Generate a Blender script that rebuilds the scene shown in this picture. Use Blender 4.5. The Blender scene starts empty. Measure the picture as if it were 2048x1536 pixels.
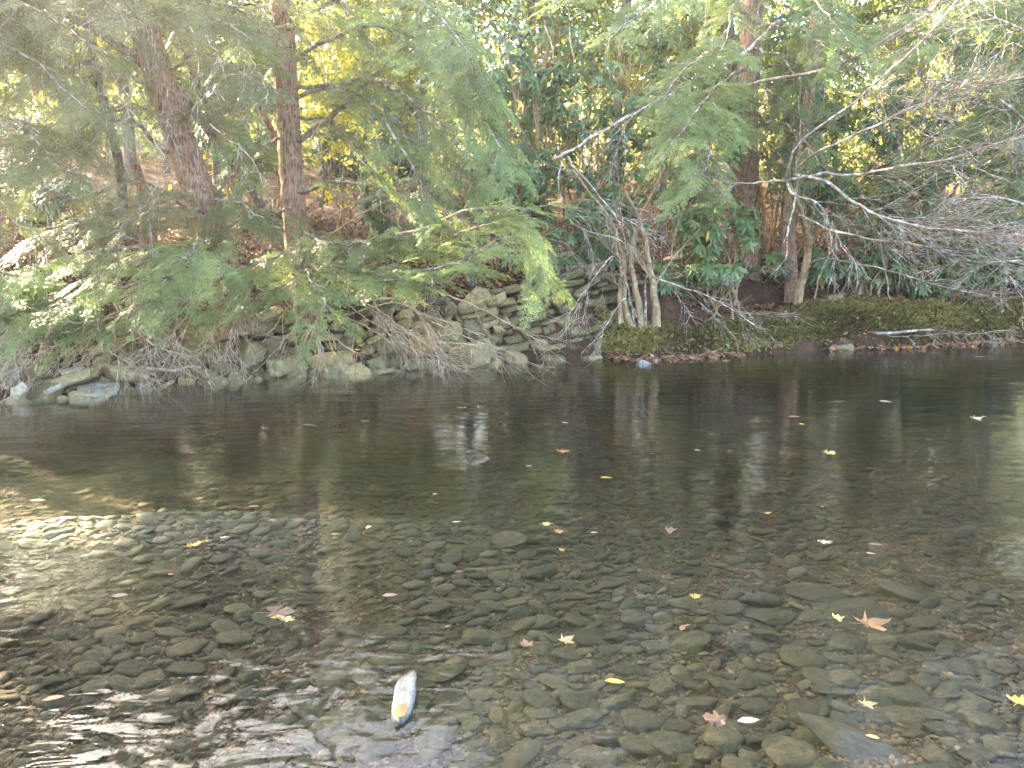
import bpy, bmesh, math, random
import numpy as np
from mathutils import Vector, Matrix, noise as mnoise

sc = bpy.context.scene
COL = sc.collection
RNG = np.random.default_rng(11)
random.seed(11)
PI = math.pi

# ------------------------------------------------------------------ camera
F = 1547.0
PITCH = math.radians(10.5)
CAMH = 1.75
CP, SP = math.cos(PITCH), math.sin(PITCH)


def ray(px, py):
    xr, yr = (px - 1024) / F, (768 - py) / F
    return np.array([xr, CP + yr * SP, -SP + yr * CP])


def at(px, py, Y):
    d = ray(px, py)
    return np.array([0, 0, CAMH]) + d * (Y / d[1])


def onplane(px, py, z=0.0):
    d = ray(px, py)
    return np.array([0, 0, CAMH]) + d * ((z - CAMH) / d[2])


cam_d = bpy.data.cameras.new('camera')
cam_d.sensor_width = 36.0
cam_d.lens = 36.0 * F / 2048
cam_d.clip_start = 0.05
cam_d.clip_end = 3000
cam = bpy.data.objects.new('camera', cam_d)
COL.objects.link(cam)
cam.location = (0, 0, CAMH)
cam.rotation_euler = (PI / 2 - PITCH, 0, 0)
sc.camera = cam

# ------------------------------------------------------------------ light
SUN_EL = math.radians(25)
SUN_DIR = np.array([-0.77, 0.64, 0.0])          # towards the sun, seen from above
SUN_DIR = SUN_DIR / np.linalg.norm(SUN_DIR)
S3 = np.array([SUN_DIR[0] * math.cos(SUN_EL), SUN_DIR[1] * math.cos(SUN_EL), math.sin(SUN_EL)])
w = bpy.data.worlds.new('World')
sc.world = w
w.use_nodes = True
nt = w.node_tree
sky = nt.nodes.new('ShaderNodeTexSky')
sky.sky_type = 'NISHITA'
sky.sun_disc = False
sky.sun_elevation = SUN_EL
sky.sun_rotation = math.atan2(SUN_DIR[0], SUN_DIR[1])
sky.air_density = 0.8
sky.dust_density = 3.0
sky.ozone_density = 0.2
bg = nt.nodes['Background']
bg.inputs[1].default_value = 0.085
nt.links.new(sky.outputs[0], bg.inputs[0])
sl = bpy.data.lights.new('sun', 'SUN')
sl.energy = 5.0
sl.angle = math.radians(0.6)
sl.color = (1.0, 0.82, 0.55)
so = bpy.data.objects.new('sun', sl)
COL.objects.link(so)
so.rotation_euler = Vector(-S3).to_track_quat('-Z', 'Y').to_euler()
so.location = (-10, 10, 20)

sc.view_settings.view_transform = 'Standard'
sc.view_settings.look = 'None'
sc.view_settings.gamma = 1
sc.view_settings.exposure = 4.75
sc.cycles.max_bounces = 7
sc.cycles.diffuse_bounces = 3
sc.cycles.glossy_bounces = 3
sc.cycles.transmission_bounces = 4
sc.cycles.transparent_max_bounces = 8
sc.cycles.caustics_reflective = False
sc.cycles.caustics_refractive = False
sc.cycles.sample_clamp_indirect = 6.0
sc.cycles.use_denoising = True
sc.cycles.denoiser = 'OPENIMAGEDENOISE'
sc.cycles.denoising_input_passes = 'RGB_ALBEDO_NORMAL'

# ------------------------------------------------------------------ mesh helpers


class MB:
    """collects quads; builds them as ONE mesh object"""

    def __init__(self):
        self.v, self.q, self.t, self.m, self.n = [], [], [], [], 0

    def add(self, v, q, t=0.5, m=0):
        v = np.asarray(v, dtype=np.float32)
        q = np.asarray(q, dtype=np.int32)
        self.v.append(v)
        self.q.append(q + self.n)
        t = np.asarray(t, dtype=np.float32)
        self.t.append(np.full(len(v), float(t), np.float32) if t.ndim == 0 else t)
        self.m.append(np.full(len(q), m, np.int32))
        self.n += len(v)

    def mesh(self, name, mats, origin=(0, 0, 0), smooth=True):
        V = np.concatenate(self.v) - np.asarray(origin, np.float32)
        Q = np.concatenate(self.q)
        me = bpy.data.meshes.new(name)
        me.vertices.add(len(V))
        me.vertices.foreach_set('co', V.ravel())
        me.loops.add(len(Q) * 4)
        me.loops.foreach_set('vertex_index', Q.ravel())
        me.polygons.add(len(Q))
        me.polygons.foreach_set('loop_start', np.arange(len(Q), dtype=np.int32) * 4)
        me.polygons.foreach_set('material_index', np.concatenate(self.m))
        if smooth:
            me.polygons.foreach_set('use_smooth', np.ones(len(Q), dtype=bool))
        at_ = me.attributes.new('tint', 'FLOAT', 'POINT')
        at_.data.foreach_set('value', np.concatenate(self.t))
        for m in (mats if isinstance(mats, (list, tuple)) else [mats]):
            me.materials.append(m)
        me.update(calc_edges=True)
        return me

    def build(self, name, mats, parent=None, smooth=True, origin=None):
        if not self.v:
            return None
        if origin is None:
            origin = WORLD0.get(parent.name, (0, 0, 0)) if parent else (0, 0, 0)
        o = bpy.data.objects.new(name, self.mesh(name, mats, origin, smooth))
        COL.objects.link(o)
        if parent:
            o.parent = parent
            WORLD0[o.name] = tuple(origin)
        else:
            o.location = origin
            WORLD0[o.name] = tuple(origin)
        return o


WORLD0 = {}


def tag(o, label=None, cat=None, group=None, kind=None):
    if label:
        o['label'] = label
    if cat:
        o['category'] = cat
    if group:
        o['group'] = group
    if kind:
        o['kind'] = kind
    return o


def thing(name, loc, label, cat, group=None):
    o = bpy.data.objects.new(name, None)
    o.empty_display_size = 0.2
    COL.objects.link(o)
    o.location = tuple(float(c) for c in loc)
    WORLD0[o.name] = tuple(float(c) for c in loc)
    return tag(o, label, cat, group)


def unit(a):
    a = np.asarray(a, float)
    return a / (np.linalg.norm(a, axis=-1, keepdims=True) + 1e-9)


def tube(mb, pts, rad, sides=6, t=0.5, m=0, rough=0.0, rng=RNG):
    P = np.asarray(pts, float)
    n = len(P)
    R = np.broadcast_to(np.asarray(rad, float), (n,))
    T = unit(np.gradient(P, axis=0))
    ref = np.array([0.13, 0.31, 0.94]) if abs(T[0][2]) < 0.9 else np.array([0.9, 0.3, 0.1])
    A = unit(np.cross(T, ref))
    B = np.cross(T, A)
    ang = np.arange(sides) * 2 * PI / sides
    rr = R[:, None] * (1 + (rough * rng.standard_normal((n, sides)) if rough else np.zeros((n, sides))))
    V = P[:, None, :] + rr[:, :, None] * (np.cos(ang)[None, :, None] * A[:, None, :] + np.sin(ang)[None, :, None] * B[:, None, :])
    i = np.arange(n - 1)[:, None] * sides
    j = np.arange(sides)[None, :]
    j2 = (j + 1) % sides
    Q = np.stack([i + j, i + j2, i + sides + j2, i + sides + j], -1).reshape(-1, 4)
    mb.add(V.reshape(-1, 3), Q, t, m)


def smooth_path(ctrl, n=24, wob=0.0, rng=RNG):
    """Catmull-Rom through control points"""
    C = np.asarray(ctrl, float)
    if len(C) == 2:
        C = np.array([C[0], (C[0] * 2 + C[1]) / 3, (C[0] + 2 * C[1]) / 3, C[1]])
    E = np.vstack([2 * C[0] - C[1], C, 2 * C[-1] - C[-2]])
    ts = np.linspace(0, len(C) - 1 - 1e-6, n)
    k = ts.astype(int)
    u = (ts - k)[:, None]
    p0, p1, p2, p3 = E[k], E[k + 1], E[k + 2], E[k + 3]
    P = 0.5 * ((2 * p1) + (-p0 + p2) * u + (2 * p0 - 5 * p1 + 4 * p2 - p3) * u ** 2 + (-p0 + 3 * p1 - 3 * p2 + p3) * u ** 3)
    if wob:
        w_ = np.cumsum(rng.standard_normal((n, 3)), 0)
        w_ -= np.linspace(0, 1, n)[:, None] * w_[-1]
        P = P + wob * w_ / math.sqrt(n)
    return P


def frames(d, up):
    X = unit(d)
    Y = unit(np.cross(up, X))
    Z = np.cross(X, Y)
    return np.stack([X, Y, Z], -1)


def scatter(mb, tmpl, pos, fr, scale, tint, m=0, jit=0.1, rng=RNG):
    """place copies of one template (verts, quads, tints) into the collector"""
    tv, tq, tt = tmpl
    K = len(pos)
    if K == 0:
        return
    pos, scale = np.asarray(pos, float), np.asarray(scale, float)
    if scale.ndim == 1:
        scale = scale[:, None, None]
    else:
        scale = scale[:, None, :]
    V = np.einsum('kij,knj->kni', fr, tv[None] * scale) + pos[:, None, :]
    Q = tq[None] + (np.arange(K) * len(tv))[:, None, None]
    T = np.clip(np.asarray(tint)[:, None] + tt[None], 0, 1)
    mb.add(V.reshape(-1, 3), Q.reshape(-1, 4), T.reshape(-1), m)


# ------------------------------------------------------------------ materials
def new_mat(name):
    m = bpy.data.materials.new(name)
    m.use_nodes = True
    t = m.node_tree
    return m, t, t.nodes['Principled BSDF'], t.nodes['Material Output']


def ramp(t, stops, fac):
    r = t.nodes.new('ShaderNodeValToRGB')
    els = r.color_ramp.elements
    while len(els) < len(stops):
        els.new(0.5)
    for e, (p, c) in zip(els, stops):
        e.position = p
        e.color = (*c, 1)
    t.links.new(fac, r.inputs[0])
    return r.outputs[0]


def attr(t, name='tint'):
    a = t.nodes.new('ShaderNodeAttribute')
    a.attribute_name = name
    return a.outputs['Fac']


def tex_noise(t, scale, detail=4, rough=0.55, mapping=None, coords='Object'):
    n = t.nodes.new('ShaderNodeTexNoise')
    n.inputs['Scale'].default_value = scale
    n.inputs['Detail'].default_value = detail
    n.inputs['Roughness'].default_value = rough
    c = t.nodes.new('ShaderNodeTexCoord')
    if mapping:
        mp = t.nodes.new('ShaderNodeMapping')
        mp.inputs['Scale'].default_value = mapping
        t.links.new(c.outputs[coords], mp.inputs[0])
        t.links.new(mp.outputs[0], n.inputs['Vector'])
    else:
        t.links.new(c.outputs[coords], n.inputs['Vector'])
    return n.outputs['Fac']


def math_(t, op, a, b=None):
    n = t.nodes.new('ShaderNodeMath')
    n.operation = op
    for i, v in enumerate((a, b)):
        if v is None:
            continue
        if isinstance(v, (int, float)):
            n.inputs[i].default_value = v
        else:
            t.links.new(v, n.inputs[i])
    return n.outputs[0]


def mixc(t, fac, a, b, typ='MIX'):
    n = t.nodes.new('ShaderNodeMix')
    n.data_type = 'RGBA'
    n.blend_type = typ
    for i, v in ((0, fac), (6, a), (7, b)):
        if isinstance(v, (int, float)):
            n.inputs[i].default_value = v
        elif isinstance(v, tuple):
            n.inputs[i].default_value = (*v, 1)
        else:
            t.links.new(v, n.inputs[i])
    return n.outputs[2]


def bump(t, height, strength, dist, p):
    b = t.nodes.new('ShaderNodeBump')
    b.inputs['Strength'].default_value = strength
    b.inputs['Distance'].default_value = dist
    t.links.new(height, b.inputs['Height'])
    t.links.new(b.outputs[0], p.inputs['Normal'])
    return b


def leaf_mat(name, stops, rough=0.5, spec=0.3, trans=0.35, tboost=1.6):
    m, t, p, out = new_mat(name)
    c = ramp(t, stops, attr(t))
    t.links.new(c, p.inputs['Base Color'])
    p.inputs['Roughness'].default_value = rough
    p.inputs['Specular IOR Level'].default_value = spec
    tr = t.nodes.new('ShaderNodeBsdfTranslucent')
    cb = mixc(t, 1.0, c, (tboost, tboost, tboost * 0.7), 'MULTIPLY')
    t.links.new(cb, tr.inputs[0])
    mx = t.nodes.new('ShaderNodeMixShader')
    mx.inputs[0].default_value = trans
    t.links.new(p.outputs[0], mx.inputs[1])
    t.links.new(tr.outputs[0], mx.inputs[2])
    t.links.new(mx.outputs[0], out.inputs[0])
    return m


def bark_mat(name, dark, light, zs=0.18, scale=38, lichen=None, lich_amt=0.5, bumpd=0.02):
    m, t, p, out = new_mat(name)
    n1 = tex_noise(t, scale, 5, 0.6, (1, 1, zs))
    n2 = tex_noise(t, 3.0, 3)
    c = ramp(t, [(0.33, dark), (0.62, light)], n1)
    c = mixc(t, 0.5, c, ramp(t, [(0.3, (0.6, 0.6, 0.6)), (0.7, (1.25, 1.2, 1.15))], n2), 'MULTIPLY')
    if lichen:
        n3 = tex_noise(t, 9, 4, 0.65)
        f = ramp(t, [(lich_amt - 0.04, (0, 0, 0)), (lich_amt + 0.06, (1, 1, 1))], n3)
        c = mixc(t, f, c, lichen)
    t.links.new(c, p.inputs['Base Color'])
    p.inputs['Roughness'].default_value = 0.9
    p.inputs['Specular IOR Level'].default_value = 0.2
    bump(t, n1, 0.7, bumpd, p)
    return m


M = {}
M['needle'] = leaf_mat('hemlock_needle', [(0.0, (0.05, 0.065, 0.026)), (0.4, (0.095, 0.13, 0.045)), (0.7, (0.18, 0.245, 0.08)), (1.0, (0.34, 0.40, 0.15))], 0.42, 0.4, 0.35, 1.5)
M['needle_grey'] = leaf_mat('hemlock_needle_grey', [(0.0, (0.06, 0.08, 0.035)), (0.5, (0.13, 0.155, 0.065)), (1.0, (0.28, 0.29, 0.14))], 0.38, 0.5, 0.4, 1.4)
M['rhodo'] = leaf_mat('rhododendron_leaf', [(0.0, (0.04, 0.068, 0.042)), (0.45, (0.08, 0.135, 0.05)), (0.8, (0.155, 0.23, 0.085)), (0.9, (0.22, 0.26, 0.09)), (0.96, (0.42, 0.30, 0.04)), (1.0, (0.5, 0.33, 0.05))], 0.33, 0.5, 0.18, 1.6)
M['yellow'] = leaf_mat('yellow_leaf', [(0.0, (0.22, 0.24, 0.03)), (0.5, (0.46, 0.42, 0.03)), (1.0, (0.62, 0.52, 0.08))], 0.5, 0.3, 0.55, 1.6)
M['far_leaf'] = leaf_mat('distant_leaf', [(0.0, (0.04, 0.075, 0.03)), (0.4, (0.13, 0.17, 0.045)), (0.65, (0.30, 0.30, 0.085)), (0.9, (0.42, 0.34, 0.09)), (1.0, (0.40, 0.22, 0.08))], 0.5, 0.3, 0.5, 1.25)
M['litter'] = leaf_mat('leaf_litter', [(0.0, (0.06, 0.035, 0.022)), (0.35, (0.14, 0.075, 0.045)), (0.65, (0.26, 0.14, 0.075)), (0.88, (0.36, 0.22, 0.12)), (1.0, (0.48, 0.24, 0.06))], 0.65, 0.25, 0.1, 1.2)
M['fallen'] = leaf_mat('fallen_leaf', [(0.0, (0.07, 0.045, 0.03)), (0.3, (0.17, 0.10, 0.058)), (0.5, (0.32, 0.16, 0.05)), (0.7, (0.36, 0.27, 0.05)), (0.86, (0.28, 0.24, 0.15)), (1.0, (0.5, 0.48, 0.43))], 0.4, 0.45, 0.12, 1.2)
M['moss'] = leaf_mat('moss', [(0.0, (0.07, 0.062, 0.026)), (0.5, (0.21, 0.185, 0.062)), (0.85, (0.34, 0.30, 0.095)), (1.0, (0.44, 0.35, 0.14))], 0.8, 0.1, 0.15, 1.3)
M['bark'] = bark_mat('hemlock_bark', (0.10, 0.06, 0.043), (0.37, 0.23, 0.165), 0.18, 38, (0.30, 0.27, 0.2), 0.6)
M['bark_grey'] = bark_mat('grey_bark', (0.05, 0.047, 0.042), (0.17, 0.155, 0.135), 0.3, 30, (0.32, 0.32, 0.27), 0.58, 0.01)
M['bark_far'] = bark_mat('far_bark', (0.07, 0.06, 0.05), (0.25, 0.21, 0.17), 0.2, 14)
M['twig'] = bark_mat('dead_twig', (0.25, 0.17, 0.115), (0.50, 0.38, 0.27), 0.5, 12, (0.55, 0.5, 0.4), 0.56, 0.003)
M['twig_live'] = bark_mat('live_twig', (0.09, 0.07, 0.05), (0.24, 0.19, 0.14), 0.5, 12, (0.38, 0.37, 0.3), 0.54, 0.003)
M['lichen_bark'] = bark_mat('lichen_bark', (0.16, 0.12, 0.095), (0.36, 0.29, 0.24), 0.6, 14, (0.56, 0.54, 0.46), 0.55, 0.004)
M['shrub_bark'] = bark_mat('shrub_bark', (0.20, 0.135, 0.075), (0.44, 0.32, 0.19), 0.25, 18, (0.46, 0.44, 0.3), 0.6, 0.006)


def rock_mat(name, a, b, c_, moss=None, moss_amt=0.55, rand=True, rough=0.75, wet=False, bs=0.5):
    m, t, p, out = new_mat(name)
    n1 = tex_noise(t, 7, 6, 0.6)
    n2 = tex_noise(t, 26, 5, 0.65)
    n3 = tex_noise(t, 2.2, 3)
    col = ramp(t, [(0.3, a), (0.52, b), (0.72, c_)], n1)
    col = mixc(t, 0.55, col, ramp(t, [(0.3, (0.5, 0.5, 0.5)), (0.7, (1.4, 1.38, 1.3))], n2), 'MULTIPLY')
    if rand:
        oi = t.nodes.new('ShaderNodeObjectInfo')
        v = ramp(t, [(0.0, (0.55, 0.56, 0.52)), (0.5, (0.95, 0.95, 0.9)), (1.0, (1.5, 1.4, 1.2))], oi.outputs['Random'])
    else:
        v = ramp(t, [(0.0, (0.55, 0.56, 0.52)), (0.5, (0.95, 0.95, 0.9)), (1.0, (1.5, 1.4, 1.2))], attr(t))
    col = mixc(t, 1.0, col, v, 'MULTIPLY')
    if moss:
        g = t.nodes.new('ShaderNodeNewGeometry')
        f = ramp(t, [(moss_amt - 0.1, (0, 0, 0)), (moss_amt + 0.1, (1, 1, 1))], n3)
        col = mixc(t, f, col, moss)
    t.links.new(col, p.inputs['Base Color'])
    p.inputs['Roughness'].default_value = rough
    p.inputs['Specular IOR Level'].default_value = 0.35
    hh = math_(t, 'ADD', n1, math_(t, 'MULTIPLY', n2, 0.5))
    bump(t, hh, bs, 0.03, p)
    return m


M['slab'] = rock_mat('bank_rock', (0.11, 0.09, 0.05), (0.245, 0.20, 0.112), (0.37, 0.31, 0.185), (0.14, 0.13, 0.055), 0.64)
M['slab_pale'] = rock_mat('pale_slab', (0.12, 0.11, 0.09), (0.24, 0.22, 0.18), (0.36, 0.34, 0.29))
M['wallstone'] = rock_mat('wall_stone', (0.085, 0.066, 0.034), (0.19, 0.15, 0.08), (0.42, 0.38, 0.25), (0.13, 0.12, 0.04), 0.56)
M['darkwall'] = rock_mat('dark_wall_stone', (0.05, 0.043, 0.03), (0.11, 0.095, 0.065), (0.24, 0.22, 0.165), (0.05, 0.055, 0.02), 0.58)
M['bedstone'] = rock_mat('bed_stone', (0.032, 0.031, 0.018), (0.07, 0.066, 0.037), (0.135, 0.115, 0.062), (0.05, 0.052, 0.025), 0.55)
M['bedstuff'] = rock_mat('bed_stone_mass', (0.032, 0.031, 0.018), (0.07, 0.066, 0.037), (0.135, 0.115, 0.062), (0.05, 0.052, 0.025), 0.55, rand=False)
M['gravel'] = rock_mat('gravel', (0.055, 0.043, 0.027), (0.12, 0.09, 0.056), (0.26, 0.20, 0.135), rand=False)
def wet_line(m, z0=.012):
    """stone that is dry and pale above the water, dark with wet and algae below it"""
    t = m.node_tree
    p = t.nodes['Principled BSDF']
    col = p.inputs['Base Color'].links[0].from_socket
    g = t.nodes.new('ShaderNodeNewGeometry')
    sx = t.nodes.new('ShaderNodeSeparateXYZ')
    t.links.new(g.outputs['Position'], sx.inputs[0])
    zz = math_(t, 'ADD', sx.outputs[2], math_(t, 'MULTIPLY', math_(t, 'SUBTRACT', tex_noise(t, 20, 3), .5), .03))
    f = ramp(t, [(0.45, (0, 0, 0)), (0.55, (1, 1, 1))], math_(t, 'ADD', math_(t, 'MULTIPLY', math_(t, 'SUBTRACT', zz, z0), 12.0), .5))
    t.links.new(mixc(t, f, mixc(t, 1.0, col, (.2, .17, .11), 'MULTIPLY'), col), p.inputs['Base Color'])
    return m


M['topstone'] = rock_mat('bleached_rock', (0.13, 0.12, 0.11), (0.30, 0.29, 0.28), (0.55, 0.54, 0.53), rough=.35)
wet_line(M['topstone'])
M['greyrock'] = rock_mat('grey_rock', (0.13, 0.125, 0.115), (0.25, 0.24, 0.22), (0.4, 0.385, 0.36))


def soil_mat(name, a, b, c_, bs=0.6):
    m, t, p, out = new_mat(name)
    n1 = tex_noise(t, 4, 6, 0.65)
    n2 = tex_noise(t, 40, 4, 0.7)
    col = ramp(t, [(0.3, a), (0.5, b), (0.7, c_)], n1)
    col = mixc(t, 0.6, col, ramp(t, [(0.3, (0.4, 0.4, 0.4)), (0.7, (1.5, 1.4, 1.3))], n2), 'MULTIPLY')
    t.links.new(col, p.inputs['Base Color'])
    p.inputs['Roughness'].default_value = 0.95
    p.inputs['Specular IOR Level'].default_value = 0.1
    bump(t, math_(t, 'ADD', n1, n2), bs, 0.04, p)
    return m


M['soil'] = soil_mat('bank_soil', (0.03, 0.021, 0.014), (0.07, 0.043, 0.028), (0.13, 0.08, 0.05))
M['forest_floor'] = soil_mat('forest_floor', (0.05, 0.03, 0.02), (0.13, 0.075, 0.045), (0.24, 0.14, 0.085))
M['bed'] = soil_mat('stream_bed', (0.035, 0.03, 0.018), (0.075, 0.062, 0.037), (0.15, 0.115, 0.07))

# ------------------------------------------------------------------ the lie of the land
SH_PX = [(-260, 825), (0, 798), (200, 790), (290, 772), (480, 757), (640, 750), (700, 746), (850, 738), (950, 728), (1100, 721), (1180, 717), (1300, 719), (1500, 710), (1700, 698), (1900, 692), (2048, 684), (2300, 676)]
SH = np.array([onplane(x, y)[:2] for x, y in SH_PX])
SH = np.vstack([[-60, SH[0][1] - 22], SH, [70, SH[-1][1] + 10]])


def ys(x):
    return np.interp(x, SH[:, 0], SH[:, 1])


FAR = [(8, 2.55), (12, 3.1), (20, 4.2), (40, 8.5), (100, 26)]
PROF = [
    (-6.5, [(0, 0), (.5, .12), (1.0, .42), (1.6, .8), (3, 1.5), (5.5, 2.25)] + FAR),
    (-3.5, [(0, 0), (.35, .16), (.7, .45), (1.1, .72), (1.6, .95), (3, 1.6), (5.5, 2.2)] + FAR),
    (-1.0, [(0, 0), (.25, .15), (.5, .42), (.8, .75), (1.2, 1.0), (3, 1.6), (5.5, 2.1)] + FAR),
    (0.0, [(0, 0), (.2, .04), (.38, .1), (.55, 1.0), (1.2, 1.25), (3, 1.65), (5.5, 2.1)] + FAR),
    (1.0, [(0, 0), (.15, .12), (.42, .26), (.58, 1.14), (1.2, 1.35), (3, 1.7), (5.5, 2.1)] + FAR),
    (1.9, [(0, 0), (.13, .2), (.4, .36), (.9, .45), (1.15, 1.22), (3, 1.7), (5.5, 2.1)] + FAR),
    (3.6, [(0, 0), (.12, .3), (.35, .5), (.9, .58), (1.5, .66), (1.7, 1.3), (3, 1.6), (5.5, 2.1)] + FAR),
    (6.0, [(0, 0), (.10, .36), (.30, .62), (.7, .74), (1.9, .80), (2.08, 1.42), (3, 1.65), (5.5, 2.1)] + FAR),
    (10., [(0, 0), (.10, .36), (.30, .62), (.7, .76), (2.0, .85), (2.2, 1.45), (3, 1.65), (5.5, 2.1)] + FAR),
]
DG = np.concatenate([np.linspace(0, 3, 151), np.linspace(3.1, 12, 60), np.linspace(13, 100, 40)])
PX = np.array([p[0] for p in PROF])
PZ = np.array([np.interp(DG, [a for a, b in p[1]], [b for a, b in p[1]]) for p in PROF])


def vnoise(x, y, s, seed=0):
    """value noise on arrays"""
    x, y = np.asarray(x, float) * s, np.asarray(y, float) * s
    xi, yi = np.floor(x), np.floor(y)
    u, v = x - xi, y - yi
    u, v = u * u * (3 - 2 * u), v * v * (3 - 2 * v)

    def h(a, b):
        n = np.sin(a * 127.1 + b * 311.7 + seed * 74.7) * 43758.5453
        return n - np.floor(n)
    return (h(xi, yi) * (1 - u) + h(xi + 1, yi) * u) * (1 - v) + (h(xi, yi + 1) * (1 - u) + h(xi + 1, yi + 1) * u) * v - 0.5


def shore_d(x, y):
    x, y = np.asarray(x, float), np.asarray(y, float)
    wob = np.clip((x - .8) / 1.0, 0, 1) * (.24 * vnoise(x, y * 0, 1.5, 71) + .12 * vnoise(x, y * .5, 4.5, 72))
    return (y - ys(x) + wob) * 0.93


def ground(x, y):
    x, y = np.asarray(x, float), np.asarray(y, float)
    d = shore_d(x, y)
    fx = np.clip(np.interp(x, PX, np.arange(len(PX))), 0, len(PX) - 1.001)
    k = fx.astype(int)
    u = fx - k
    di = np.clip(np.interp(d, DG, np.arange(len(DG))), 0, len(DG) - 1.001)
    kd = di.astype(int)
    ud = di - kd
    z0 = PZ[k, kd] * (1 - ud) + PZ[k, kd + 1] * ud
    z1 = PZ[k + 1, kd] * (1 - ud) + PZ[k + 1, kd + 1] * ud
    zb = z0 * (1 - u) + z1 * u
    zb = zb + np.clip(d, 0, 1.5) * (0.10 * vnoise(x, y, 1.3, 1) + 0.05 * vnoise(x, y, 4, 2)) + np.clip(d - 4, 0, 12) * 0.06 * vnoise(x, y, .35, 3)
    zb = zb + np.clip((x - 1.0), 0, 1) * np.clip(d / .2, 0, 1) * np.clip((1.8 - d) / .6, 0, 1) * (.16 * vnoise(x, y, 1.1, 81) + .10 * vnoise(x, y, 2.7, 82) + .05 * vnoise(x, y, 7, 83))
    depth = 0.05 + 0.24 * (1 - np.exp(np.minimum(d, 0) / 1.2)) + .18 * np.clip((y - 4.5) / 3.0, 0, 1) * np.clip(-d / 1.0, 0, 1)
    shoal = .30 * np.exp(-((x + 2.3) / 1.7) ** 2 - ((y - 4.75 - .12 * (x + 2.3)) / .55) ** 2) + .10 * np.exp(-((x - 1.45) / .5) ** 2 - ((y - 2.5) / .3) ** 2)
    near = np.clip((2.2 - y) / 2.0, 0, 1) ** 1.5
    zw = -depth + 0.05 * vnoise(x, y, .9, 5) + 0.03 * vnoise(x, y, 3, 6)
    zw = np.minimum(zw + shoal, np.maximum(zw, -.075))
    zw = zw * (1 - near) + near * (0.25)
    zw = np.where(y < 0.2, zw + (0.2 - y) * 0.06, zw)
    return np.where(d > 0, zb - 0.05, zw)


def axis(parts):
    return np.unique(np.concatenate(parts))


gx = axis([-np.geomspace(10, 90, 22), np.arange(-10, 11, .07), np.geomspace(11, 90, 22)])
gy = axis([-np.geomspace(1, 60, 14), np.arange(-1, 7.5, .12), np.arange(7.5, 17, .06), np.geomspace(17, 120, 40)])
GX, GY = np.meshgrid(gx, gy)
GZ = ground(GX, GY)
nx, ny = len(gx), len(gy)
idx = np.arange(nx * ny).reshape(ny, nx)
Qg = np.stack([idx[:-1, :-1], idx[:-1, 1:], idx[1:, 1:], idx[1:, :-1]], -1).reshape(-1, 4)
Vg = np.stack([GX, GY, GZ], -1).reshape(-1, 3)
Dc = shore_d(Vg[Qg][:, :, 0].mean(1), Vg[Qg][:, :, 1].mean(1))
for nm, mask, mt in (('stream_bed', Dc < 0.0, M['bed']), ('bank', (Dc >= 0) & (Dc < 3), M['soil']), ('hillside', Dc >= 3, M['forest_floor'])):
    q = Qg[mask]
    used, inv = np.unique(q, return_inverse=True)
    b = MB()
    b.add(Vg[used], inv.reshape(-1, 4))
    tag(b.build(nm, mt), kind='structure')

# ------------------------------------------------------------------ water
ROCK = onplane(806, 1395)          # rock that breaks the surface


def water_mat():
    m, t, p, out = new_mat('stream_water')
    t.nodes.remove(p)
    tr = t.nodes.new('ShaderNodeBsdfTransparent')
    tr.inputs[0].default_value = (1, 1, 1, 1)
    gl = t.nodes.new('ShaderNodeBsdfGlossy')
    gl.inputs['Roughness'].default_value = 0.045
    gl.inputs['Color'].default_value = (1, 1, 1, 1)
    c = t.nodes.new('ShaderNodeTexCoord')
    mp = t.nodes.new('ShaderNodeMapping')
    mp.inputs['Rotation'].default_value = (0, 0, math.radians(-14))
    mp.inputs['Scale'].default_value = (0.38, 1, 1)
    t.links.new(c.outputs['Object'], mp.inputs[0])

    def nz(scale, det, dist=0.0):
        n = t.nodes.new('ShaderNodeTexNoise')
        n.inputs['Scale'].default_value = scale
        n.inputs['Detail'].default_value = det
        n.inputs['Roughness'].default_value = 0.5
        n.inputs['Distortion'].default_value = dist
        t.links.new(mp.outputs[0], n.inputs['Vector'])
        return n.outputs['Fac']
    h = math_(t, 'ADD', math_(t, 'MULTIPLY', nz(2.2, 2), 1.6), math_(t, 'ADD', math_(t, 'MULTIPLY', nz(9, 2, .6), 0.55), math_(t, 'MULTIPLY', nz(26, 2, .4), 0.16)))
    b = t.nodes.new('ShaderNodeBump')
    b.inputs['Strength'].default_value = 0.27
    b.inputs['Distance'].default_value = 0.03
    t.links.new(h, b.inputs['Height'])
    t.links.new(b.outputs[0], gl.inputs['Normal'])
    geo = t.nodes.new('ShaderNodeNewGeometry')                 # Schlick's law, the same from above and from below
    dt = t.nodes.new('ShaderNodeVectorMath')
    dt.operation = 'DOT_PRODUCT'
    t.links.new(b.outputs[0], dt.inputs[0])
    t.links.new(geo.outputs['Incoming'], dt.inputs[1])
    c1 = math_(t, 'SUBTRACT', 1.0, math_(t, 'MINIMUM', math_(t, 'ABSOLUTE', dt.outputs['Value']), 1.0))
    fres = math_(t, 'ADD', .022, math_(t, 'MULTIPLY', math_(t, 'POWER', c1, 5.0), .978))
    mx = t.nodes.new('ShaderNodeMixShader')
    t.links.new(fres, mx.inputs[0])
    t.links.new(tr.outputs[0], mx.inputs[1])
    t.links.new(gl.outputs[0], mx.inputs[2])
    t.links.new(mx.outputs[0], out.inputs[0])
    va = t.nodes.new('ShaderNodeVolumeAbsorption')
    va.inputs['Color'].default_value = (0.50, 0.47, 0.40, 1)
    va.inputs['Density'].default_value = 1.4
    t.links.new(va.outputs[0], out.inputs['Volume'])
    return m


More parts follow.
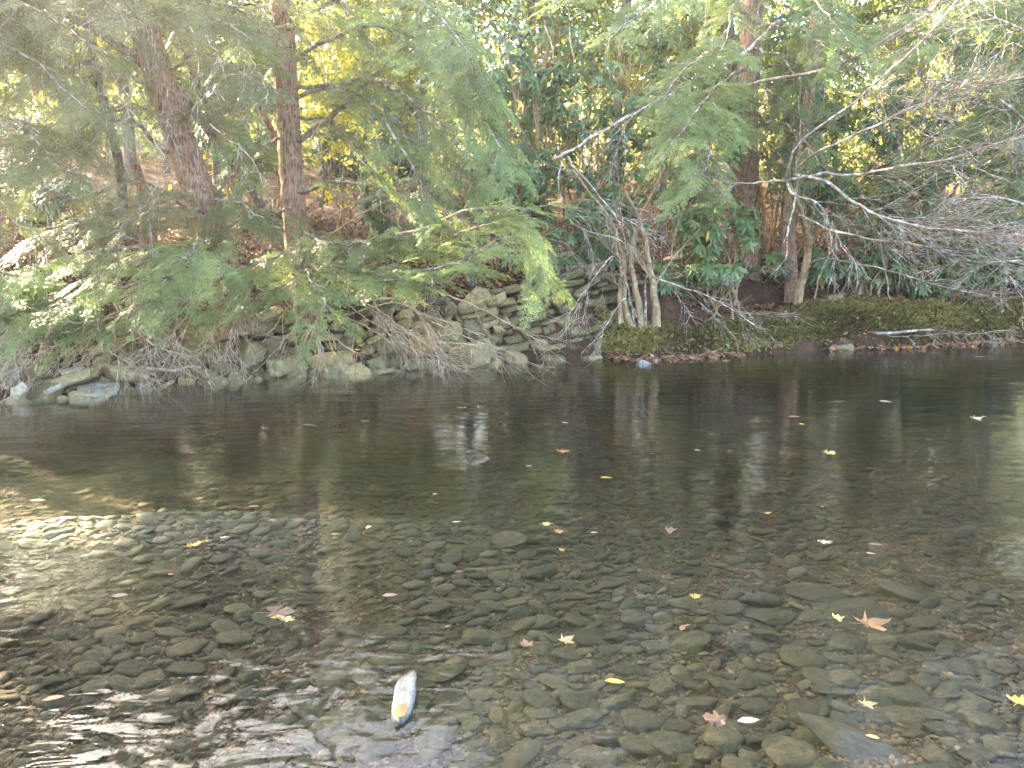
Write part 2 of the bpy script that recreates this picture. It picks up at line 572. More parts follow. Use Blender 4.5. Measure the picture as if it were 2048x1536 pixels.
M['water'] = water_mat()
wx = axis([-np.geomspace(6, 80, 25), np.arange(-6, -2.2, .15), np.arange(-2.2, 2.2, .018), np.arange(2.2, 8, .15), np.geomspace(8, 80, 25)])
wy = axis([np.array([-20., -8, -2, 0, .8, 1.4]), np.arange(1.7, 4.2, .018), np.arange(4.2, 16, .2), np.array([18., 22])])
WX, WY = np.meshgrid(wx, wy)
rx, ry = WX - ROCK[0], WY - ROCK[1]
rr = np.hypot(rx / 0.85, ry)
wake = np.exp(-((rx + 0.55) / 0.55) ** 2 - ((ry - 0.02) / 0.55) ** 2) + 0.8 * np.exp(-((rx + 0.5) / 0.5) ** 2 - ((ry + .45) / 0.25) ** 2)
fine = np.exp(-(np.maximum(np.abs(WX) - 1.9, 0) / .12) ** 2) * np.exp(-(np.maximum(np.abs(WY - 2.95) - 1.1, 0) / .1) ** 2)
ring = np.cos((rr + 0.08 * vnoise(WX, WY, 5, 9)) * 2 * PI / 0.085) * np.exp(-rr * 2.6)
a1 = .3 * vnoise(WX * 1.0 + WY * .5, WY - WX * .4, 12, 21) + 0.5 * vnoise(WX * .6 - WY * .3, WY + WX * .2, 21, 22) + .22 * vnoise(WX * .6 + WY * .3, WY * 1.1, 30, 23)
WZ = fine * (0.0011 * ring + wake * 0.008 * a1)
# keep the sheet off the banks: faces well behind the shoreline are dropped
nwx, nwy = len(wx), len(wy)
wi = np.arange(nwx * nwy).reshape(nwy, nwx)
Qw = np.stack([wi[:-1, :-1], wi[:-1, 1:], wi[1:, 1:], wi[1:, :-1]], -1).reshape(-1, 4)
Vw = np.stack([WX, WY, WZ], -1).reshape(-1, 3)
keep = shore_d(Vw[Qw][:, :, 0].mean(1), Vw[Qw][:, :, 1].mean(1)) < 0.5
used, inv = np.unique(Qw[keep], return_inverse=True)
qt = inv.reshape(-1, 4)
vt = Vw[used]
nv_ = len(vt)
vb = vt.copy()
vb[:, 2] = -2.2                                                # the body of water under the surface is closed below the bed
e = np.concatenate([qt[:, [0, 1]], qt[:, [1, 2]], qt[:, [2, 3]], qt[:, [3, 0]]])
ek = {}
for a_, c_ in e.tolist():
    ek[(a_, c_)] = 1
edge = [(a_, c_) for (a_, c_) in ek if (c_, a_) not in ek]
side = np.array([(c_, a_, a_ + nv_, c_ + nv_) for a_, c_ in edge])
b = MB()
b.add(np.concatenate([vt, vb]), np.concatenate([qt, qt[:, ::-1] + nv_, side]))
tag(b.build('water', M['water']), kind='structure')

# ------------------------------------------------------------------ rock shapes
def quad_ball(n=5):
    """cube-sphere of quads, as unit directions"""
    v, q, off = [], [], 0
    g = np.tan(np.linspace(-PI / 4, PI / 4, n + 1))
    for ax_ in range(3):
        for s in (-1, 1):
            A, B_ = np.meshgrid(g, g)
            P = np.stack([np.full_like(A, s), A, B_], -1).reshape(-1, 3)
            P = np.roll(P, ax_, axis=1)
            i = np.arange((n + 1) ** 2).reshape(n + 1, n + 1)
            qq = np.stack([i[:-1, :-1], i[:-1, 1:], i[1:, 1:], i[1:, :-1]], -1).reshape(-1, 4)
            if s < 0:
                qq = qq[:, ::-1]
            v.append(P)
            q.append(qq + off)
            off += len(P)
    V, Qb = np.concatenate(v), np.concatenate(q)
    key = np.round(V, 5)
    u, ix, inv_ = np.unique(key, axis=0, return_index=True, return_inverse=True)
    return V[ix], inv_.ravel()[Qb]


BALL = {n: quad_ball(n) for n in (3, 5, 8)}


def bumpy(V, amp, freq, seed):
    o = Vector((seed * 7.3, seed * 3.1, seed * 1.7))
    return np.array([mnoise.noise(Vector(p) * freq + o) for p in V]) * amp


def river_stone(seed, n=5):
    """rounded flattened cobble, about 1 long"""
    r = np.random.default_rng(seed)
    V, Q = BALL[n]
    U = unit(V)
    p = r.uniform(2.2, 3.4)
    U = U / (np.abs(U) ** p).sum(1, keepdims=True) ** (1 / p)
    U = U * (1 + bumpy(U, 0.28, 1.1, seed) + bumpy(U, 0.10, 2.6, seed + 50))[:, None]
    for _ in range(r.integers(2, 7)):                      # worn facets
        d = unit(r.standard_normal(3) * [1, 1, .6])
        h = r.uniform(.5, .85)
        e = U @ d - h
        U = U - np.maximum(e, 0)[:, None] * d * .85
    return U * np.array([.5, .5 * r.uniform(.55, .9), .5 * r.uniform(.22, .40)]), Q


def slab_rock(seed, n=8, thick=None):
    """angular broken slab: a ball cut by random planes, about 1 long"""
    r = np.random.default_rng(seed)
    V, Q = BALL[n]
    U = unit(V) * 1.6
    th = thick or r.uniform(.26, .5)
    planes = [(np.array([0, 0, 1.]), th), (np.array([0, 0, -1.]), th)]
    k = r.integers(4, 7)
    a0 = r.uniform(0, 6.3)
    for i in range(k):
        a = a0 + i * 2 * PI / k + r.uniform(-.35, .35)
        planes.append((unit(np.array([math.cos(a), math.sin(a), r.uniform(-.35, .35)])), r.uniform(.55, 1.0)))
    for _ in range(3):
        planes.append((unit(r.standard_normal(3)), r.uniform(.8, 1.05)))
    dirs = unit(V)
    rad = np.full(len(V), 9.0)
    for d, h in planes:
        c = dirs @ d
        rad = np.minimum(rad, np.where(c > 1e-3, h / np.maximum(c, 1e-3), 9.0))
    U = dirs * rad[:, None]
    U = U + dirs * (bumpy(U, .045, 3.0, seed) + bumpy(U, .02, 8, seed))[:, None]
    return U * .5, Q


def block_stone(seed, n=5):
    """dry-wall block filling about -0.5..0.5"""
    r = np.random.default_rng(seed)
    V, Q = BALL[n]
    g = V / np.abs(V).max(1, keepdims=True)                  # back to the cube
    p = 9.0
    U = unit(V)
    U = U / (np.abs(U) ** p).sum(1, keepdims=True) ** (1 / p)
    sh = r.uniform(-.16, .16, 4)
    U[:, 2] *= 1 + sh[0] * U[:, 0] + sh[1] * U[:, 1]
    U[:, 0] *= 1 + sh[2] * U[:, 2] + sh[3] * .5 * U[:, 1]
    U = U + unit(V) * (bumpy(U, .09, 2.2, seed) + bumpy(U, .05, 5.5, seed))[:, None]
    return U * .5, Q


def as_mesh(name, vq, mat, tint=0.5, smooth=True):
    b = MB()
    b.add(vq[0], vq[1], tint)
    me = b.mesh(name, mat, smooth=smooth)
    return me


def rot_frames(K, tilt, rng=RNG, yaw0=None, yawspread=PI):
    yaw = rng.uniform(-yawspread, yawspread, K) + (yaw0 or 0)
    up = unit(np.stack([rng.normal(0, tilt, K), rng.normal(0, tilt, K), np.ones(K)], -1))
    d = np.stack([np.cos(yaw), np.sin(yaw), np.zeros(K)], -1)
    d = unit(d - up * (d * up).sum(1, keepdims=True))
    return frames(d, up)


def place_mesh(name, me, loc, fr, scale):
    o = bpy.data.objects.new(name, me)
    COL.objects.link(o)
    m4 = Matrix([[*(fr[i]), 0] for i in range(3)] + [[0, 0, 0, 1]]).to_4x4()
    q = m4.to_quaternion()
    o.rotation_mode = 'QUATERNION'
    o.rotation_quaternion = q
    o.location = tuple(float(c) for c in loc)
    o.scale = tuple(float(c) for c in scale)
    return o


FLOW = math.radians(16)

# ------------------------------------------------------------------ stones under water
STONE_ME = [as_mesh('cobble', river_stone(s, 8), M['bedstone']) for s in range(14)]
STONE_T = [(v, q, np.zeros(len(v))) for v, q in (river_stone(s, 3) for s in range(30, 40))]
rg = np.random.default_rng(5)
spots = []
# named stones read off the photograph: (px, py, length m, width, height, yaw)
BIG = [(870, 1410, .36, .2, .12, 1.35), (1130, 1245, .19, .13, .1, .3), (1275, 1180, .34, .17, .1, .8), (1165, 1365, .22, .16, .12, .35),
       (910, 1330, .22, .17, .12, -.2), (1395, 1225, .26, .22, .14, .1), (1310, 1230, .19, .15, .1, .1), (1080, 1325, .19, .16, .12, .5),
       (1120, 1318, .2, .13, .1, .3), (865, 1165, .2, .18, .12, 1.0), (1370, 1160, .24, .16, .1, -.1), (1440, 1165, .28, .18, .1, -.2),
       (1010, 1040, .42, .3, .12, -.1), (1720, 1180, .55, .34, .1, -.05), (1640, 1140, .4, .26, .1, .1), (1800, 1130, .4, .26, .1, .1),
       (1690, 1290, .2, .17, .12, .2), (1820, 1320, .36, .14, .12, -.15), (1890, 1460, .2, .16, .14, .3), (1350, 1420, .24, .2, .14, .2),
       (1450, 1400, .22, .2, .13, .2), (1480, 1500, .34, .18, .14, -.1), (1220, 1510, .24, .22, .14, .1), (1270, 1495, .18, .16, .14, .6),
       (1590, 1450, .26, .22, .14, -.3), (1650, 1495, .26, .16, .12, .4), (1740, 1450, .62, .2, .08, -.75), (1380, 1450, .15, .11, .1, 1.3),
       (930, 1490, .28, .22, .13, .6), (1030, 1450, .3, .12, .1, .8), (1330, 1500, .24, .18, .13, .1), (1130, 1490, .2, .13, .1, 0.1),
       (890, 1275, .24, .16, .11, .9), (1000, 1250, .26, .12, .09, .1), (1180, 1210, .3, .18, .1, .2), (680, 1520, .34, .2, .12, .4),
       (740, 1430, .24, .18, .1, .5), (1540, 1180, .3, .2, .1, .1), (1600, 1250, .26, .18, .1, 0), (1500, 1290, .2, .12, .1, .6)]
for (px, py, L, wd, ht, yaw) in BIG:
    p = onplane(px, py, -.12)
    spots.append((p[0], p[1], L * .86, wd / L, .75 * ht / L, yaw))
tries = 0
cell = {}


def clear(x, y, r):
    kx, ky = int(x / .3), int(y / .3)
    for i in range(kx - 2, kx + 3):
        for j in range(ky - 2, ky + 3):
            for (a, b_, c) in cell.get((i, j), ()):
                if (a - x) ** 2 + (b_ - y) ** 2 < (.315 * (c + r)) ** 2:
                    return False
    return True


def put(x, y, r):
    cell.setdefault((int(x / .3), int(y / .3)), []).append((x, y, r))


for s in spots:
    put(s[0], s[1], s[2] * .8)
cand = []
for L in np.concatenate([rg.uniform(.2, .3, 45), rg.uniform(.11, .19, 7000), rg.uniform(.05, .11, 50000)]):
    y = 1.9 + 9.3 * rg.random() ** 1.35
    x = rg.uniform(-.72, .72) * (y + .5)
    if shore_d(x, y) > -0.15:
        continue
    dr = math.hypot(x - ROCK[0], y - ROCK[1])
    if dr < .22:
        continue
    if vnoise(x, y, 1.1, 31) > 0.22 and rg.random() < .75 and L < .3:    # bare gravel patches
        continue
    if clear(x, y, L):
        put(x, y, L)
        cand.append((x, y, L, rg.uniform(.6, 1.15), rg.uniform(.6, 1.1), FLOW + rg.normal(0, .5)))
cand.sort(key=lambda s: -(s[2] / s[1] ** 1.5))
inframe = [s for s in cand if abs(s[0]) / (s[1] + .2) < .69 and s[1] > 2.25]
ind = inframe[:290 - len(spots)]
rest = [s for s in cand if s not in set(ind)]


def region(x, y):
    a = 'far' if y > 4.2 else 'near'
    return a


tones = ['olive brown', 'dark green-brown', 'grey-brown']
cnt = 0
for i, (x, y, L, wr, hr, yaw) in enumerate(spots + ind):
    v = int(rg.integers(len(STONE_ME)))
    fr = rot_frames(1, .13, rg, yaw, .05)[0]
    big = i < len(spots)
    sc3 = np.array([L, L * (wr / .72 if big else wr), L * (hr / .4 if big else hr)])
    z = float(ground(x, y)) + .06 * sc3[2]
    h_top = .26 * sc3[2]
    z = min(z, -.03 - h_top)
    o = place_mesh('river_stone', STONE_ME[v], (x, y, z), fr, sc3)
    size = 'large' if L > .26 else ('fist-sized' if L < .17 else 'middling')
    where = 'near the white-topped rock' if math.hypot(x - ROCK[0], y - ROCK[1]) < .7 else ('on the gravelly bed at the near edge' if y < 3 else ('in the shallows before the near edge' if y < 4.2 else 'out towards midstream'))
    lab = f'{size} rounded algae-brown stone lying under clear water {where}'
    tag(o, lab, 'stone', f'{size} submerged stones {where}')
b = MB()
R_ = np.array(rest)
which = rg.integers(0, len(STONE_T), len(R_))
for k in range(len(STONE_T)):
    s = R_[which == k]
    fr = np.concatenate([rot_frames(1, .15, rg, a, .05) for a in s[:, 5]])
    scl = np.stack([s[:, 2], s[:, 2] * s[:, 3], s[:, 2] * s[:, 4]], -1)
    z = np.minimum(ground(s[:, 0], s[:, 1]) + .04 * scl[:, 2], -.03 - .26 * scl[:, 2])
    scatter(b, STONE_T[k], np.stack([s[:, 0], s[:, 1], z], -1), fr, scl, rg.random(len(s)) )
# gravel between
NG = 60000
y = 1.9 + 5 * rg.random(NG) ** 1.6
x = rg.uniform(-.74, .74, NG) * (y + .4)
L = rg.uniform(.008, .026, NG) * rg.uniform(.6, 1.5, NG)
ok = shore_d(x, y) < -.2
x, y, L = x[ok], y[ok], L[ok]
bg_ = MB()
gt = [(v, q, np.zeros(len(v))) for v, q in (river_stone(s, 3) for s in range(60, 63))]
wh = rg.integers(0, 3, len(x))
for k in range(3):
    s = wh == k
    z = ground(x[s], y[s]) + L[s] * .15
    scatter(bg_, gt[k], np.stack([x[s], y[s], z], -1), rot_frames(s.sum(), .3, rg), L[s], rg.random(s.sum()) ** 1.3)
tag(b.build('small_stream_stones', M['bedstuff']), kind='stuff', label='small algae-brown stones covering the stream bed', cat='stones')
tag(bg_.build('gravel', M['gravel']), kind='stuff', label='pale sandy gravel between the stones of the stream bed', cat='gravel')

# ------------------------------------------------------------------ rock breaking the surface
er = river_stone(4, 8)
er = (er[0] + np.array([0, 0, .03]) * np.exp(-(er[0][:, :1] * 3) ** 2), er[1])
b = MB()
b.add(er[0], er[1], .5)
eo = b.build('grey_boulder', M['topstone'])
eo.location = (ROCK[0] + .01, ROCK[1] + .02, -.030)
eo.scale = (.36, .125, .33)
eo.rotation_euler = (math.radians(-14), math.radians(-3), math.radians(93))
tag(eo, 'pale wet rock whose narrow top breaks the water near the camera, yellow leaf on it', 'rock')

# ------------------------------------------------------------------ rocks along the far edge
SLAB_ME = [as_mesh('broken_slab', slab_rock(s), M['slab'], smooth=False) for s in range(100, 116)]
PALE_ME = [as_mesh('pale_slab', slab_rock(s, 8, .22), M['slab_pale'], smooth=False) for s in range(130, 135)]
GREY_ME = [as_mesh('grey_stone', river_stone(s, 8), M['greyrock']) for s in range(140, 143)]


def rock_at(px, py, Y, wpx, hpx, me, name='rock', yaw=0.0, tilt=(0, 0), depth=None, roll=0.0):
    p = at(px, py, Y)
    s = Y / F
    W, H = wpx * s, hpx * s
    o = bpy.data.objects.new(name, me)
    COL.objects.link(o)
    o.location = tuple(p)
    bb = np.array([v.co for v in me.vertices])
    ext = bb.max(0) - bb.min(0)
    o.scale = (W / ext[0], (depth or W * .8) / ext[1], H / ext[2])
    o.rotation_euler = (tilt[0], tilt[1] - roll, yaw)
    return o


def shoreY(px):
    py = np.interp(px, [a for a, b_ in SH_PX], [b_ for a, b_ in SH_PX])
    return onplane(px, py)[1]


NAMED = [  # px, py, dY, w, h, roll, mesh set, label
    (190, 781, .02, 92, 13, -.08, 'p', 'long pale flat slab at the waterline, left end of the rock pile'),
    (140, 742, .35, 60, 10, .15, 'p', 'pale slab with curled top edge tilted above the waterline slabs'),
    (105, 780, .0, 56, 13, .45, 'p', 'pointed pale slab leaning at the waterline in the far left corner'),
    (22, 752, .15, 36, 40, .9, 'p', 'steeply tilted grey slab by the left edge of the rock pile'),
    (150, 757, .2, 110, 24, .35, 's', 'long sloping brown slab above the pale waterline slabs'),
    (285, 770, .02, 44, 16, 0, 'p', 'small pale flat stone at the waterline under dangling twigs'),
    (405, 748, .1, 70, 18, .02, 's', 'low flat brown slab at the water under the leaning hemlock'),
    (560, 733, .1, 80, 36, .1, 's', 'grey-brown angular rock at the waterline below the straight hemlock'),
    (672, 726, .14, 88, 42, .06, 's', 'big square-faced dark rock at the waterline beside the hanging twig tip'),
    (755, 730, .08, 44, 32, .3, 's', 'rounded brown rock with russet leaves wedged on both sides'),
    (842, 729, .06, 84, 24, .05, 's', 'long flat-faced grey rock at the waterline left of the big wedge rock'),
    (935, 712, .12, 104, 56, .25, 's', 'big dark wedge-shaped rock leaning at the foot of the stone wall'),
    (318, 648 + 32, .65, 50, 60, -.5, 's', 'upright diamond-shaped rock high in the pile under green boughs'),
    (500, 708, .4, 54, 56, -.4, 's', 'tall tan rock with a pointed top in the middle of the pile'),
    (450, 705, .45, 44, 44, .2, 's', 'squarish tan rock in the middle of the pile left of the tall tan one'),
    (545, 690, .5, 60, 30, .3, 's', 'tilted tan rock just right of the leaning hemlock base'),
    (710, 672, .5, 60, 30, .6, 's', 'tilted slab above the big square-faced dark rock'),
    (845, 690, .3, 56, 40, .3, 's', 'block lying on the rocks left of the wall foot'),
    (1030, 715, .02, 50, 22, -.3, 's', 'dark pointed rock at the foot of the wall with leaves behind it'),
    (790, 690, .35, 70, 34, .2, 's', 'olive slab in the pile under the crossing dead twigs'),
    (1108, 720, -.02, 56, 12, 0.05, 's', 'low dark rock at the waterline under the right end of the wall'),
    (1185, 716, -.02, 40, 10, .1, 's', 'small dark rock at the waterline below the bare shrub'),
    (1680, 697, .0, 54, 16, .15, 's', 'grey angular rock at the foot of the mossy bank among russet leaves'),
    (1285, 733, -.35, 36, 34, .1, 'g', 'grey wet rock standing alone in the water before the bare shrub'),
    (1985, 690, -.1, 30, 16, 0, 'g', 'pale oval stone at the water edge at the right of the mossy bank'),
    (1872, 710, -.3, 26, 16, 0, 'g', 'small grey stone in the water beside the leaf raft under the mossy bank'),
    (1977, 716, -.45, 18, 14, 0, 'g', 'tiny pale stone in the water beside the floating orange leaves'),
    (1668, 600, 1.05, 40, 24, .2, 's', 'mossy grey-green boulder on top of the mossy bank by the trunks'),
    (40, 785, -.05, 40, 24, .9, 'p', 'small upright pale shard standing in the water in the far left corner'),
    (245, 745, .3, 100, 30, -.1, 's', 'broad brown slab rising behind the pale flat waterline slabs'),
    (75, 745, .3, 60, 26, .3, 's', 'brown slab tilted like a roof above the far left shards'),
]
rr_ = np.random.default_rng(8)
for i, (px, py, dY, wpx, hpx, roll, ms, lab) in enumerate(NAMED):
    if ms is None:
        continue
    me = {'p': PALE_ME, 's': SLAB_ME, 'g': GREY_ME}[ms]
    me = me[i % len(me)]
    o = rock_at(px, py, shoreY(px) + dY, wpx, hpx, me, 'rock', rr_.uniform(-.25, .25), (rr_.uniform(-.2, .2), 0), None, roll)
    tag(o, lab, 'rock')
# the rest of the pile, laid over the slope
n_rip = 0
placed = [(a, b_, c_, h_) for (a, b_, d_, c_, h_, *_r) in NAMED]
for tryi in range(4000):
    px = rr_.uniform(-60, 1010)
    x0 = (px - 1024) / F
    d = rr_.uniform(-.12, 1.05) if px < 650 else rr_.uniform(-.1, .75)
    Y = shoreY(px) + d / .93
    x = x0 * Y * 1.0
    z = float(ground(x, Y)) if d > 0 else -.03
    wpx = rr_.uniform(22, 78)
    s = Y / F
    # project
    q = np.array([x, Y, z - CAMH])
    cy = q[1] * CP - q[2] * SP
    py = 768 - F * (q[1] * SP + q[2] * CP) / cy
    px2 = 1024 + F * x / cy
    if any(abs(a - px2) < (c_ + wpx) * .33 and abs(b_ - py) < (h_ + wpx * .36) * .36 for (a, b_, c_, h_) in placed):
        continue
    placed.append((px2, py, wpx, wpx * .36))
    me = SLAB_ME[int(rr_.integers(len(SLAB_ME)))]
    L = wpx * s * 1.25
    tilt = rr_.normal(.25, .3)
    up = unit(np.array([rr_.normal(0, .55), -.5 + rr_.normal(0, .55), 1]))
    yaw = rr_.uniform(-PI, PI)
    dd = np.array([math.cos(yaw), math.sin(yaw), 0])
    dd = unit(dd - up * dd.dot(up))
    o = place_mesh('rock', me, (x, Y, z + .05 * L), frames(dd, up), (L, L * rr_.uniform(.55, .95), L * rr_.uniform(.35, .8)))
    size = 'large' if wpx > 60 else ('small' if wpx < 38 else 'middling')
    place = 'at the waterline' if d < .15 else ('halfway up the pile' if d < .55 else 'high on the pile under the boughs')
    tree = 'left of the leaning hemlock' if px < 420 else ('between the two hemlock bases' if px < 620 else 'right of the straight hemlock')
    tag(o, f'{size} tumbled olive-brown slab {place}, {tree}', 'rock', f'{size} slabs {place} {tree}')
    n_rip += 1
    if n_rip >= 240:
        break
print('riprap', n_rip)

# ------------------------------------------------------------------ dry stone walls
BLOCK_ME = [as_mesh('wall_block', block_stone(s, 5), M['wallstone']) for s in range(200, 214)]
DBLOCK_ME = [as_mesh('dark_wall_block', block_stone(s, 5), M['darkwall']) for s in range(220, 230)]


def wall_thing(name, line, base_f, top_f, tilt, hrange, lrange, mes, label, lean, rng, maxn=98):
    P = np.array(line, float)
    seg = np.concatenate([[0], np.cumsum(np.linalg.norm(np.diff(P, axis=0), axis=1))])
    Lt = seg[-1]
    root = thing(name, (P[0][0], P[0][1], base_f(0)), label, 'wall')
    r0 = np.array(root.location)
    n = 0
    zc = -0.6
    while zc < 2.2:
        h = rng.uniform(*hrange)
        s = rng.uniform(-.3, 0)
        while s < Lt:
            l = rng.uniform(*lrange) * (1 if rng.random() < .7 else .55)
            sm = s + l / 2
            z = zc + h / 2 + tilt * sm
            if 0 <= sm <= Lt and base_f(sm) - .05 <= z - h * .2 and z + h * .3 <= top_f(sm) and n < maxn and rng.random() > .05:
                x, y = np.interp(sm, seg, P[:, 0]), np.interp(sm, seg, P[:, 1])
                k = min(np.searchsorted(seg, sm), len(P) - 1)
                dv = P[k] - P[k - 1]
                yaw = math.atan2(dv[1], dv[0])
                zz = z + rng.normal(0, .016)
                o = bpy.data.objects.new('stone', mes[int(rng.integers(len(mes)))])
                COL.objects.link(o)
                o.parent = root
                dpt = .34
                off = (zz - base_f(sm)) * lean + rng.normal(0, .03)
                o.location = (x - math.sin(yaw) * off - r0[0], y + math.cos(yaw) * off - r0[1], zz - r0[2])
                o.scale = (l * .97, dpt, h * rng.uniform(.66, 1.04))
                o.rotation_euler = (rng.normal(0, .09), -math.atan(tilt) + rng.normal(0, .09), yaw + rng.normal(0, .12))
                n += 1
            s += l + rng.uniform(.004, .03)
        zc += h + .006
    print(name, n)
    return root


wr = np.random.default_rng(3)
wl = [at(900, 700, 11.45)[:2], at(1060, 690, 11.75)[:2], at(1200, 650, 12.2)[:2], at(1275, 645, 12.5)[:2]]
wall_thing('dry_stone_wall', wl, lambda s: 0.0 + .02 * s, lambda s: min(.72 + .36 * s, 1.38), .20, (.085, .17), (.16, .56), BLOCK_ME,
           'lichen-spotted dry stone wall of tilted courses at the water behind the dead twigs', .16, wr)
wl2 = [at(1330, 600, 13.2)[:2], at(1500, 600, 14.3)[:2], at(1750, 600, 15.2)[:2], at(2150, 600, 15.9)[:2]]
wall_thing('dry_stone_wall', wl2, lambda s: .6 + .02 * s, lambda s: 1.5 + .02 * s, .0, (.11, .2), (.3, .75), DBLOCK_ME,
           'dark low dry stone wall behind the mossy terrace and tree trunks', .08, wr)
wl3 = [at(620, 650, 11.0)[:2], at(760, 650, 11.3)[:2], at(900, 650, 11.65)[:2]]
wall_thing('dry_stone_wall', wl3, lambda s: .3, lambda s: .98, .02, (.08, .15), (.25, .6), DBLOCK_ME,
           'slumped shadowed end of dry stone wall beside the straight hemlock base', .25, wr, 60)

# ------------------------------------------------------------------ foliage templates


def quad_leaf(L, W, bend=0.0, fold=0.0):
    """one leaf of six quads along +x, tip drooping"""
    xs = np.array([0, .3, .68, 1.0]) * L
    ws = np.array([.10, .92, .80, .06]) * W * .5
    z = -bend * (xs / L) ** 2 * L
    v = []
    for x, w_, zz in zip(xs, ws, z):
        v += [(x, -w_, zz + fold * w_), (x, 0, zz), (x, w_, zz + fold * w_)]
    q = []
    for i in range(3):
        a = i * 3
        q += [(a, a + 3, a + 4, a + 1), (a + 1, a + 4, a + 5, a + 2)]
    return np.array(v), np.array(q)


def spray(seed, step=.036, nl=.062, nw=.024, side=12):
    """flat hemlock spray, 1 long, lying in xy"""
    r = np.random.default_rng(seed)
    v, q, tt = [], [], []

    def needles(p0, ang, L, t0):
        n = max(3, int(L / step))
        for i in range(n):
            u = (i + .5) / n
            c = p0 + np.array([math.cos(ang), math.sin(ang), 0]) * L * u
            c[2] -= .10 * (c[0] ** 2) + .25 * abs(c[1]) * .4
            for sg in (-1, 1):
                a = ang + sg * r.uniform(.75, 1.25)
                l = nl * r.uniform(.7, 1.15) * (1 - .45 * u)
                d = np.array([math.cos(a), math.sin(a), r.normal(0, .22)])
                s_ = np.array([-d[1], d[0], r.normal(0, .3)]) * nw * .5
                k = len(v)
                v.extend([c - s_ * .5, c + d * l * .5 - s_, c + d * l, c + d * l * .5 + s_])
                q.append((k, k + 1, k + 2, k + 3))
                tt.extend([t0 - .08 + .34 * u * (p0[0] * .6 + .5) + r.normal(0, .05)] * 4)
    needles(np.zeros(3), 0.0, 1.0, .02)
    for i in range(side):
        u = .06 + .86 * i / side
        for sg in (-1, 1):
            if r.random() < .14:
                continue
            L = .40 * (1 - u) ** .8 * r.uniform(.6, 1.15) + .04
            a = sg * r.uniform(.75, 1.05)
            needles(np.array([u + r.uniform(-.02, .02), 0, 0]), a, L, 0.0)
    return np.array(v), np.array(q), np.array(tt)


SPRAY = [spray(s) for s in range(4)]
SPRAY_LO = [spray(s + 9, .075, .11, .04, 7) for s in range(3)]
print('spray quads', [len(s[1]) for s in SPRAY], [len(s[1]) for s in SPRAY_LO])


def whorl(seed, n=8, L=.165, W=.052):
    r = np.random.default_rng(seed)
    b = MB()
    for i in range(n):
        lv, lq = quad_leaf(L * r.uniform(.75, 1.15), W * r.uniform(.85, 1.15), r.uniform(.15, .5), r.uniform(.1, .35))
        a = i * 2 * PI / n + r.uniform(-.3, .3)
        el = r.uniform(-.55, .45)
        d = np.array([math.cos(a) * math.cos(el), math.sin(a) * math.cos(el), math.sin(el)])
        f = frames(d[None], np.array([[0, 0, 1.]]))[0]
        b.add(lv @ f.T, lq, r.normal(0, .12))
    for i in range(1):                                        # bud
        lv, lq = quad_leaf(.035, .014, 0, .3)
        f = frames(np.array([[.2, .1, 1.]]), np.array([[1., 0, 0]]))[0]
        b.add(lv @ f.T, lq, .32)
    return np.concatenate(b.v), np.concatenate(b.q), np.concatenate(b.t)


WHORL = [whorl(s, n) for s, n in ((1, 7), (2, 8), (3, 9), (4, 6), (5, 10))]
SIMPLE = [(lambda a: (a[0], a[1], np.zeros(len(a[0]))))(quad_leaf(1, w_, b_, f_)) for w_, b_, f_ in ((.55, .2, .2), (.48, .4, .4), (.62, .1, .1))]


def maple_leaf(lobes=5, seed=0, depth=.5):
    """lobed leaf outline as a fan of quads round the centre rib, about 1 across, lying in xy"""
    r = np.random.default_rng(seed)
    ang, rad = [], []
    base = [(-.92, .18)]
    la = {5: [-.72, -.36, 0, .36, .72], 3: [-.45, 0, .45], 7: [-.8, -.55, -.28, 0, .28, .55, .8]}[lobes]
    lr = {5: [.38, .54, .66, .54, .38], 3: [.5, .66, .5], 7: [.3, .42, .5, .66, .5, .42, .3]}[lobes]
    pts = [(-PI * .97, .10)]
    for i, (a, rd) in enumerate(zip(la, lr)):
        a = a * PI
        rd *= r.uniform(.88, 1.12)
        pts += [(a - .19, rd * .72), (a - .05, rd * .86), (a, rd), (a + .05, rd * .86), (a + .19, rd * .72)]
        if i < len(la) - 1:
            nx_ = (la[i + 1] * PI + a) / 2
            pts.append((nx_, rd * (1 - depth)))
    pts.append((PI * .97, .10))
    ang = np.array([p[0] for p in pts])
    rad = np.array([p[1] for p in pts])
    O = np.stack([rad * np.cos(ang), rad * np.sin(ang), 0.05 * r.standard_normal(len(pts)) + .10 * rad ** 2 * r.uniform(-1, 2)], -1)
    I = O * .35
    n = len(O)
    V = np.concatenate([O, I, [[0, 0, 0]]])
    q = [(n + i, i, i + 1, n + i + 1) for i in range(n - 1)]
    q += [(2 * n, n + i, n + i + 1, n + min(i + 2, n - 1)) for i in range(0, n - 2, 2)]
    # stalk
    k = len(V)
    V = np.vstack([V, [[-.05, -.012, .01], [-.05, .012, .01], [-.55, .02, .03], [-.55, .0, .03]]])
    q.append((k, k + 1, k + 2, k + 3))
    return V, np.array(q)


# ------------------------------------------------------------------ hemlocks
TOCAM = np.array([0, -1.0, 0.15])


